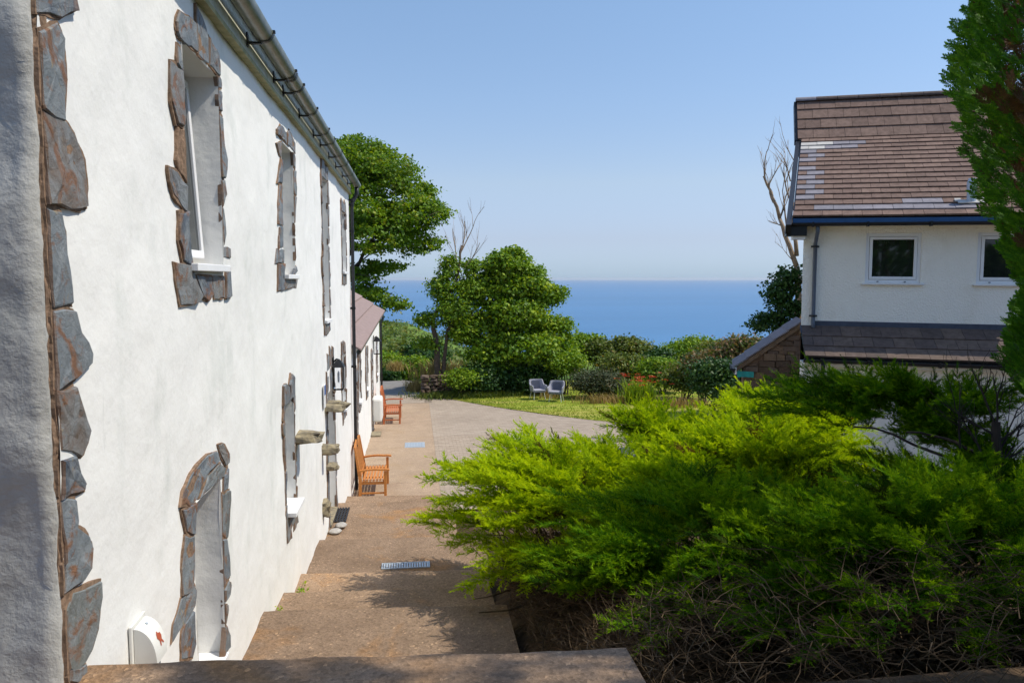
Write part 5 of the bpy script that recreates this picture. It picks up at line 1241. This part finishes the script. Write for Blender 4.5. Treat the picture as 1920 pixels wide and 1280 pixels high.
shrub('ivy_bush', 'dark blue-green leafy bush against the left corner of the cream house', 1468, 560, 20.5, .5, .72, 5200, .05, M['leafB'], ry=.5, base=-4.8, clump=.14, shell=.4,
      blobs=[bl(1480, 520, 20.5, .3, .3), bl(1465, 545, 20.5, .38, .3), bl(1475, 580, 20.5, .42, .35), bl(1440, 600, 20.5, .35, .2), bl(1425, 612, 20.5, .25, .1), bl(1480, 620, 20.5, .4, .3)])

# ------------------------------------------------------------------ juniper sprays
def bough_template(seed, droop=.35, npl=25, tw_=14, curl=.2, wid=.0078):
    r = np.random.default_rng(seed); quads = []; tint = []
    def spine(s): return np.array([s, curl * .15 * math.sin(3 * s + seed), .22 * s - droop * .35 * s * s])
    def tang(s): a = spine(s + .01) - spine(s - .01); return a / np.linalg.norm(a)
    for k in range(npl):
        s = .22 + .78 * k / (npl - 1); side = 1 if k % 2 else -1; l = (.30 * (1 - .55 * (s - .22))) * r.uniform(.75, 1.2)
        if k == npl - 1: side = 0; l = .2
        T = tang(s); S_v = np.array([0, 1, 0.0]); Up = np.cross(T, S_v) * -1; Up = Up / np.linalg.norm(Up); Up = Up if Up[2] > 0 else -Up
        an = r.uniform(.5, .85) * side; el = r.uniform(-.25, .55)
        d = T * math.cos(an) + S_v * math.sin(an); d = d * math.cos(el) + Up * math.sin(el); d /= np.linalg.norm(d)
        P0 = spine(s); nrm = np.cross(d, np.cross(Up, d)); nrm = nrm / np.linalg.norm(nrm); sd = np.cross(nrm, d); roll = r.uniform(-.7, .7)
        sd2 = sd * math.cos(roll) + nrm * math.sin(roll); nr2 = nrm * math.cos(roll) - sd * math.sin(roll)
        cv = r.normal(0, .16); cu = r.normal(0, .10)
        for q in range(tw_):
            f = (q + .5 + r.uniform(-.35, .35)) / tw_; p = P0 + d * l * f + np.array([0, 0, -.10 * l * f * f]) + (sd2 * cv + nr2 * cu) * l * f * f
            for ss in (-1, 1):
                tl = .068 * (1 - .5 * f) * r.uniform(.45, 1.5); a2 = r.uniform(.2, .95) * ss; lift = r.uniform(-.45, .75)
                td = d * math.cos(a2) + sd2 * math.sin(a2) + nr2 * lift; td /= np.linalg.norm(td)
                wv = np.cross(td, nr2 + r.normal(0, .4, 3)); wv = wv / np.linalg.norm(wv) * wid
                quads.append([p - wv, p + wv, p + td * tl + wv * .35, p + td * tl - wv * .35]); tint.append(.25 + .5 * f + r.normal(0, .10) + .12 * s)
        # stem
        wv = sd * .003; quads.append([P0 - wv, P0 + wv, P0 + d * l + wv * .4, P0 + d * l - wv * .4]); tint.append(.3)
    return np.array(quads), np.array(tint)
TEMPL = [bough_template(k, droop=dr_, curl=c_) for k, (dr_, c_) in enumerate([(.35, .3), (.55, .6), (.2, .2), (.7, .5), (.4, .9)])]
TEMPL_N = [bough_template(k + 10, droop=dr_, curl=c_, npl=26, tw_=15, wid=.0058) for k, (dr_, c_) in enumerate([(.35, .3), (.55, .6), (.2, .2), (.7, .5), (.4, .9)])]
def place_boughs(P, Dr, S, tints, TEMPL=TEMPL):
    """P origins, Dr directions, S scales -> merged quads"""
    qs, ts = [], []; which = rng.integers(0, len(TEMPL), len(P))
    for k, (tq, tt_) in enumerate(TEMPL):
        idx = np.where(which == k)[0]
        if len(idx) == 0: continue
        d = unit(Dr[idx]); upv = np.tile([0, 0, 1.0], (len(idx), 1)) + rng.normal(0, .22, (len(idx), 3)); y = unit(np.cross(upv, d)); z = np.cross(d, y)
        Rm = np.stack([d, y, z], 2)                      # columns
        v = np.einsum('mij,nkj->mnki', Rm, tq) * S[idx][:, None, None, None] + P[idx][:, None, None, :]
        qs.append(v.reshape(-1, 4, 3)); tv = tt_[None, :] + tints[idx][:, None] + rng.normal(0, .05, (len(idx), len(tt_))); tv = np.where(rng.uniform(0, 1, (len(idx), 1)) < .05, tv * .12, tv); ts.append(tv.ravel())
    return np.concatenate(qs), np.clip(np.concatenate(ts), 0, 1)
def juniper(label, c, r, n, mat, sweep=(-.5, -.3, 0), scale=(.5, .85), tint=0.0, low=-.25, twigs=120, twmat='twig', base_z=None, group='spreading junipers beside the steps', extra=None, upper=None):
    c = np.array(c, float); r = np.array(r, float); root = thing('juniper', label, 'juniper', (c[0], c[1], base_z if base_z is not None else ground_z(c[0], c[1])), group)
    npad = max(9, int(n / 15)); pd = rand_dir(npad * 4); pd = pd[pd[:, 2] > low]; keep = []
    for v in pd:                                        # spread the pads apart
        if all(np.linalg.norm(v - u) > 1.55 / math.sqrt(npad) * 1.5 for u in keep): keep.append(v)
        if len(keep) >= npad: break
    pd = np.array(keep); pw = rng.integers(0, len(pd), n); sz_ = rng.uniform(.75, 1.2, len(pd))
    pc = c + pd * r * rng.uniform(.66, .90, (len(pd), 1)); pr = np.array([.36, .36, .30]) * r * 1.0
    pr = np.array([max(pr[0], .30), max(pr[1], .30), max(pr[2], .15)])
    dd = rand_dir(n); dd[:, 2] = np.where(rng.uniform(0, 1, n) < .82, np.abs(dd[:, 2]), dd[:, 2] * .5); m = n
    tip = pc[pw] + dd * pr * sz_[pw][:, None]; d = pd[pw]
    S = rng.uniform(scale[0], scale[1], m)
    hd = pd[pw] * np.array([.8, .8, .25]) + dd * np.array([.75, .75, .55]) + np.array(sweep) + rng.normal(0, .12, (m, 3)); hd[:, 2] = np.clip(hd[:, 2], -.2, .8); hd = unit(hd)
    P = tip - hd * S[:, None] * .88
    d = np.stack([d[:, 0], d[:, 1], dd[:, 2] * .9 + .1], 1)
    # boughs of all pads, tint higher on the upper ones
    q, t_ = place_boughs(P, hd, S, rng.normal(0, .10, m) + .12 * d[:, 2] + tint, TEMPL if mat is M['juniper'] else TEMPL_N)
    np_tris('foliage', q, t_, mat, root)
    g = MB(); bz = root.location[2]
    for k in range(twigs):
        a = random.uniform(0, 6.28); dd = rand_dir(1)[0]; dd[2] = abs(dd[2]) * .5 - .1
        p1 = c + dd * r * random.uniform(.5, .9) + np.array([0, 0, -.1]); p0 = np.array([c[0] + random.uniform(-.35, .35) * r[0], c[1] + random.uniform(-.35, .35) * r[1], bz + random.uniform(-.03, .12)])
        limb(g, p0, p1, random.uniform(.006, .022), .003, 5, .10, 3)
    for k in range(int(twigs / 26)):                     # heavier woody stems low down
        p0 = np.array([c[0] + random.uniform(-.1, .8) * r[0], c[1] + random.uniform(-.4, .3) * r[1], bz - .03]); dx = random.uniform(.6, 1.1)
        p1 = p0 + np.array([-dx * r[0], random.uniform(-.5, .2) * r[1], random.uniform(.15, .5)])
        limb(g, p0, p1, random.uniform(.018, .034), .006, 7, .07, 6)
    g.build('branches', M[twmat], root)
    return root
J = []
juniper('bright yellow-green juniper sweeping over the edge of the steps', (1.46, 7.75, -2.48), (1.26, 1.75, .80), 470, M['juniper'], sweep=(-.5, -.2, .05), tint=.24, low=-.6, twigs=140)
juniper('rounded bright green juniper mound with its top against the lawn', (3.15, 9.9, -2.72), (1.4, 1.3, .95), 270, M['juniper'], sweep=(-.3, -.2, .15), tint=.0, low=-.1, twigs=30)
juniper('lime-yellow juniper below the stone outhouse', (4.5, 9.0, -2.36), (1.3, 1.3, .92), 290, M['juniper'], sweep=(-.5, -.2, .1), tint=.24, low=-.2, twigs=40)
juniper('yellow-green juniper between the rounded mound and the lime-yellow one', (3.2, 7.4, -2.35), (1.3, 1.0, .78), 250, M['juniper'], sweep=(-.4, -.2, .1), tint=.10, low=-.1, twigs=40)
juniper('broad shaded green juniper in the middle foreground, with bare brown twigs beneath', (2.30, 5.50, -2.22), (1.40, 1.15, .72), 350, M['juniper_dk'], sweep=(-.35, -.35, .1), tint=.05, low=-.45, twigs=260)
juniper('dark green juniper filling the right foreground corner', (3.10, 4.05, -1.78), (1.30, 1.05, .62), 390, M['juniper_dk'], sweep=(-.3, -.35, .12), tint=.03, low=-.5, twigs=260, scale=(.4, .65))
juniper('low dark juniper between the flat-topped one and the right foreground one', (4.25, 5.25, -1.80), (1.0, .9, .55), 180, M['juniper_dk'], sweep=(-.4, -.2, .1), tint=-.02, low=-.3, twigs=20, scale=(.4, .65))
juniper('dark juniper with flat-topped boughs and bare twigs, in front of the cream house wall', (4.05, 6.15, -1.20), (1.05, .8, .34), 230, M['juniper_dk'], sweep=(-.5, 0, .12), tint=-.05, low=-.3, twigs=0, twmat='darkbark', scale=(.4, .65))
# bare trunk at its right end
bt_ = thing('bare_juniper_stem', 'bare dark branching stem at right in front of the house wall', 'dead branch', tuple(at(1872, 960, 5.6)))
g = MB(); limb(g, at(1880, 1010, 5.6), at(1868, 790, 5.6), .045, .03, 6, .03, 7); limb(g, at(1868, 860, 5.6), at(1700, 810, 5.9), .016, .008, 7, .05, 6); limb(g, at(1868, 900, 5.6), at(1600, 800, 6.0), .016, .007, 7, .05, 6)
for (px, py, dx, dz, L) in [(1868, 795, .1, 1, .3), (1868, 800, -.6, .8, .35), (1870, 870, .9, .5, .45), (1870, 880, 1, .8, .4), (1872, 900, .9, .2, .45), (1872, 830, .8, .7, .3), (1800, 840, -.2, .9, .3), (1840, 850, -.5, .8, .4), (1868, 820, -.8, .6, .35), (1870, 850, .7, .9, .35)]:
    branchy(g, at(px, py, 5.6), (dx, 0, dz), L, .010, 2, .6, 0, 3, 4, .1)
g.build('stem', M['darkbark'], bt_)
# ground tangle of dead twigs
g = MB(); ct_ = 0
while ct_ < 8200:
    edge = ct_ % 5 < 2
    X = random.uniform(.86, 1.9) if edge else random.uniform(.9, 4.2); Y = random.uniform(3.8, 9.0) if edge else random.uniform(1.9, 7.6)
    if X > 1.3 + Y * .5: continue
    ct_ += 1; hmax = min(.62, .22 + (X - .80) * .8); D_ = math.hypot(X, Y); w_ = max(1.0, D_ / 3.6)
    z = ground_z(max(X, 1), Y) + random.uniform(.0, 1) ** 1.2 * hmax; a = random.gauss(2.7, .8) if X > 1.5 else random.choice([random.gauss(1.6, .5), random.gauss(-1.6, .5), random.gauss(2.9, .5)]); L = random.uniform(.08, .30); e = random.gauss(.05, .25)
    p = Vector((X, Y, z)); d = Vector((math.cos(a), math.sin(a), e)).normalized(); turn = Vector((random.gauss(0, .25), random.gauss(0, .25), random.gauss(-.08, .2))); pts = [p]
    for q_ in range(3): d = (d + turn + Vector((random.gauss(0, .12), random.gauss(0, .12), random.gauss(0, .12)))).normalized(); pts.append(pts[-1] + d * L / 3)
    if min(q.x for q in pts) < .80: continue
    g.tube(pts, [r_ * w_ * random.uniform(.5, 1.15) for r_ in (.0025, .0021, .0015, .0008)], 3, False)
g.build('twig_litter', M['twig'], kind='stuff', label='tangle of dry brown twigs on the soil under the junipers', cat='twigs')

# weeds in the joint between wall and steps
for (Y, z, n_, sc, lab) in [(8.3, -3.42, 26, .13, 'small bright green weed growing between wall foot and third step'), (7.15, -3.14, 14, .07, 'tiny green weed at the wall foot, nearest the viewer')]:
    r = thing('weed', lab, 'weed', (WX + .04, Y, z), 'weeds at the wall foot')
    g = MB(); tips = []
    for k in range(6):
        p1 = (WX + .04 + random.uniform(.0, .09) * sc / .1, Y + random.uniform(-.1, .1) * sc / .13, z + sc * random.uniform(.6, 1.3)); g.tube([(WX + .03, Y + random.uniform(-.02, .02), z - .02), p1], [.002, .001], 3, False); tips += [np.array(p1) + rng.normal(0, .018, 3) for _ in range(n_ // 4)] + [np.array([WX + .04, Y, z]) * .5 + np.array(p1) * .5 + rng.normal(0, .01, 3) for _ in range(n_ // 6)]
    g.build('stem', M['twig'], r); tips = np.array(tips); np_mesh('leaves', leaves(tips, np.tile([.5, -.4, .8], (len(tips), 1)), .016), rng.uniform(.4, 1, len(tips)), M['leafA'], r)

# ------------------------------------------------------------------ conifers at the right edge
def fan_template(seed):
    r = np.random.default_rng(seed); quads = []; tint = []
    for k in range(11):
        s = .12 + .88 * k / 10; side = 1 if k % 2 else -1; l = .42 * (1 - .5 * s); an = r.uniform(.45, .8) * side
        d = np.array([math.cos(an), math.sin(an), r.uniform(-.12, .12)]); P0 = np.array([s * .8, 0, 0.0])
        for q in range(4):
            f = (q + .5) / 4; p = P0 + d * l * f
            for ss in (-1, 1):
                a2 = an + ss * r.uniform(.3, .6); td = np.array([math.cos(a2), math.sin(a2), r.uniform(-.2, .2)]) * .15 * (1 - .4 * f); wv = np.array([-td[1], td[0], r.uniform(-.3, .3) * .1]); wv = wv / np.linalg.norm(wv) * .036
                quads.append([p - wv, p + wv, p + td + wv * .6, p + td - wv * .6]); tint.append(.35 + .4 * f + r.normal(0, .08))
    return np.array(quads), np.array(tint)
FT = [fan_template(k) for k in range(4)]
def conifer(label, base, prof, n, brown=True, sz=(.10, .17), seed=0):
    """prof [(z, cx, cy, radius)] from bottom to top"""
    r = thing('conifer', label, 'conifer', base, 'tall conifers in a row at the right'); pr = np.array(prof)
    z = rng.uniform(pr[0, 0], pr[-1, 0], n); rad = np.interp(z, pr[:, 0], pr[:, 3]); cx = np.interp(z, pr[:, 0], pr[:, 1]); cy_ = np.interp(z, pr[:, 0], pr[:, 2]); a = rng.uniform(0, 2 * math.pi, n)
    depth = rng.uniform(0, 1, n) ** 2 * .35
    lump = 1 + .10 * np.sin(a * 5 + z * 2.2) + .08 * np.sin(z * 5 + a * 2) + .05 * np.sin(z * 11 - a * 7)
    rr = rad * lump * (1 - depth); P = np.stack([cx + rr * np.cos(a), cy_ + rr * np.sin(a), z], 1)
    out = np.stack([np.cos(a), np.sin(a), np.full(n, .9)], 1) + rng.normal(0, .25, (n, 3)); out = unit(out); S = rng.uniform(sz[0], sz[1], n)
    side = np.array([noise.noise(Vector((p[0] * 1.3, p[1] * 1.3, p[2] * 1.3))) for p in P])
    if brown:       # dead brown foliage on the flank and inside
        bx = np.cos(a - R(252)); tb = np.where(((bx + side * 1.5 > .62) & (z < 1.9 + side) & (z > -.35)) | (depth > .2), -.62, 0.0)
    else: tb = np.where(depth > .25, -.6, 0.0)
    qs, ts = [], []; wh = rng.integers(0, 4, n)
    for k in range(4):
        i = wh == k; m = i.sum(); d = out[i]; y = unit(np.cross(rng.normal(0, 1, (m, 3)) * .5 + np.stack([-np.sin(a[i]), np.cos(a[i]), np.zeros(m)], 1), d)); zz = np.cross(d, y)
        v = np.einsum('mij,nkj->mnki', np.stack([d, y, zz], 2), FT[k][0]) * S[i][:, None, None, None] + P[i][:, None, None, :]
        qs.append(v.reshape(-1, 4, 3)); ts.append((FT[k][1][None] + tb[i][:, None] + (side[i] * .25)[:, None]).ravel())
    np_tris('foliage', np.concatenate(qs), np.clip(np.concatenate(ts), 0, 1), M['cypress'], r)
    g = MB(); limb(g, base, (pr[-1, 1], pr[-1, 2], pr[-1, 0] - .5), .16, .03, 8, .01, 8)
    for k in range(70):
        zz = random.uniform(pr[0, 0], pr[-1, 0] - .6); q = float(np.interp(zz, pr[:, 0], pr[:, 3])); an = random.uniform(0, 6.28); x0 = float(np.interp(zz, pr[:, 0], pr[:, 1])); y0 = float(np.interp(zz, pr[:, 0], pr[:, 2]))
        limb(g, (x0, y0, zz - .3), (x0 + math.cos(an) * q * .8, y0 + math.sin(an) * q * .8, zz + .3), .018, .005, 4, .05, 4)
    g.build('trunk', M['bark'], r)
cx, cy0 = 5.34, 5.38
conifer('tall conifer with brown dead patches at the right edge, in front of the house', (cx + .35, cy0, -2.6), [(-1.3, cx + .40, cy0, .45), (-1.0, cx + .38, cy0, .75), (-.7, cx + .36, cy0, .88), (-.16, cx + .3, cy0, .80), (.38, cx + .2, cy0, .76), (.8, cx + .12, cy0, .84), (1.25, cx, cy0, 1.04), (2.2, cx, cy0, 1.02), (3.1, cx, cy0, .78), (3.9, cx, cy0, .15)], 9800, sz=(.11, .18))
conifer('tall green conifer just outside the right edge of the view, nearest the steps', (5.5, 2.3, -1.7), [(-1.5, 5.5, 2.3, .8), (0, 5.5, 2.3, 1.2), (3.5, 5.5, 2.3, 1.25), (5.6, 5.5, 2.3, .9), (7.4, 5.5, 2.3, .15)], 1700, False, (.24, .34))
for (x, y, h, lab) in [(-4.0, -3.6, 3.6, 'leafy tree added behind the viewer, left, to cut sky light on the gable'), (.5, -10.0, 2.2, 'leafy tree behind the viewer, seen dark in the house window glass'), (7.5, -9.5, 2.4, 'leafy tree added behind the viewer, right, to cut sky light')]:  # outer two added to cut sky light, middle one for pane reflections
    tree('garden_tree', lab, 'tree', (x, y, -1.6), (x, y, .6), [((x, y, h - 2.6), (2.2, 1.8, 1.6)), ((x - 1.3, y, h - 3.4), (1.4, 1.4, 1.2)), ((x + 1.3, y, h - 3.2), (1.4, 1.4, 1.3))], 14000, .13, M['leafB'], .2, .3, group='trees behind the viewer')
conifer('tall green conifer added out of view, right of the viewer, to block sky light', (5.6, -.8, -1.6), [(-1.5, 5.6, -.8, .8), (0, 5.6, -.8, 1.3), (3.5, 5.6, -.8, 1.3), (5.6, 5.6, -.8, .9), (7.2, 5.6, -.8, .15)], 800, False, (.34, .48))  # unseen conifer added to keep sky light off the near step
conifer('tall green conifer added out of view, behind the viewer at right, to block sky light', (4.6, -3.6, -1.6), [(-1.5, 4.6, -3.6, .9), (0, 4.6, -3.6, 1.4), (3.5, 4.6, -3.6, 1.4), (5.2, 4.6, -3.6, .9), (6.6, 4.6, -3.6, .15)], 800, False, (.36, .5))  # also unseen, added to close off sky light from the foreground
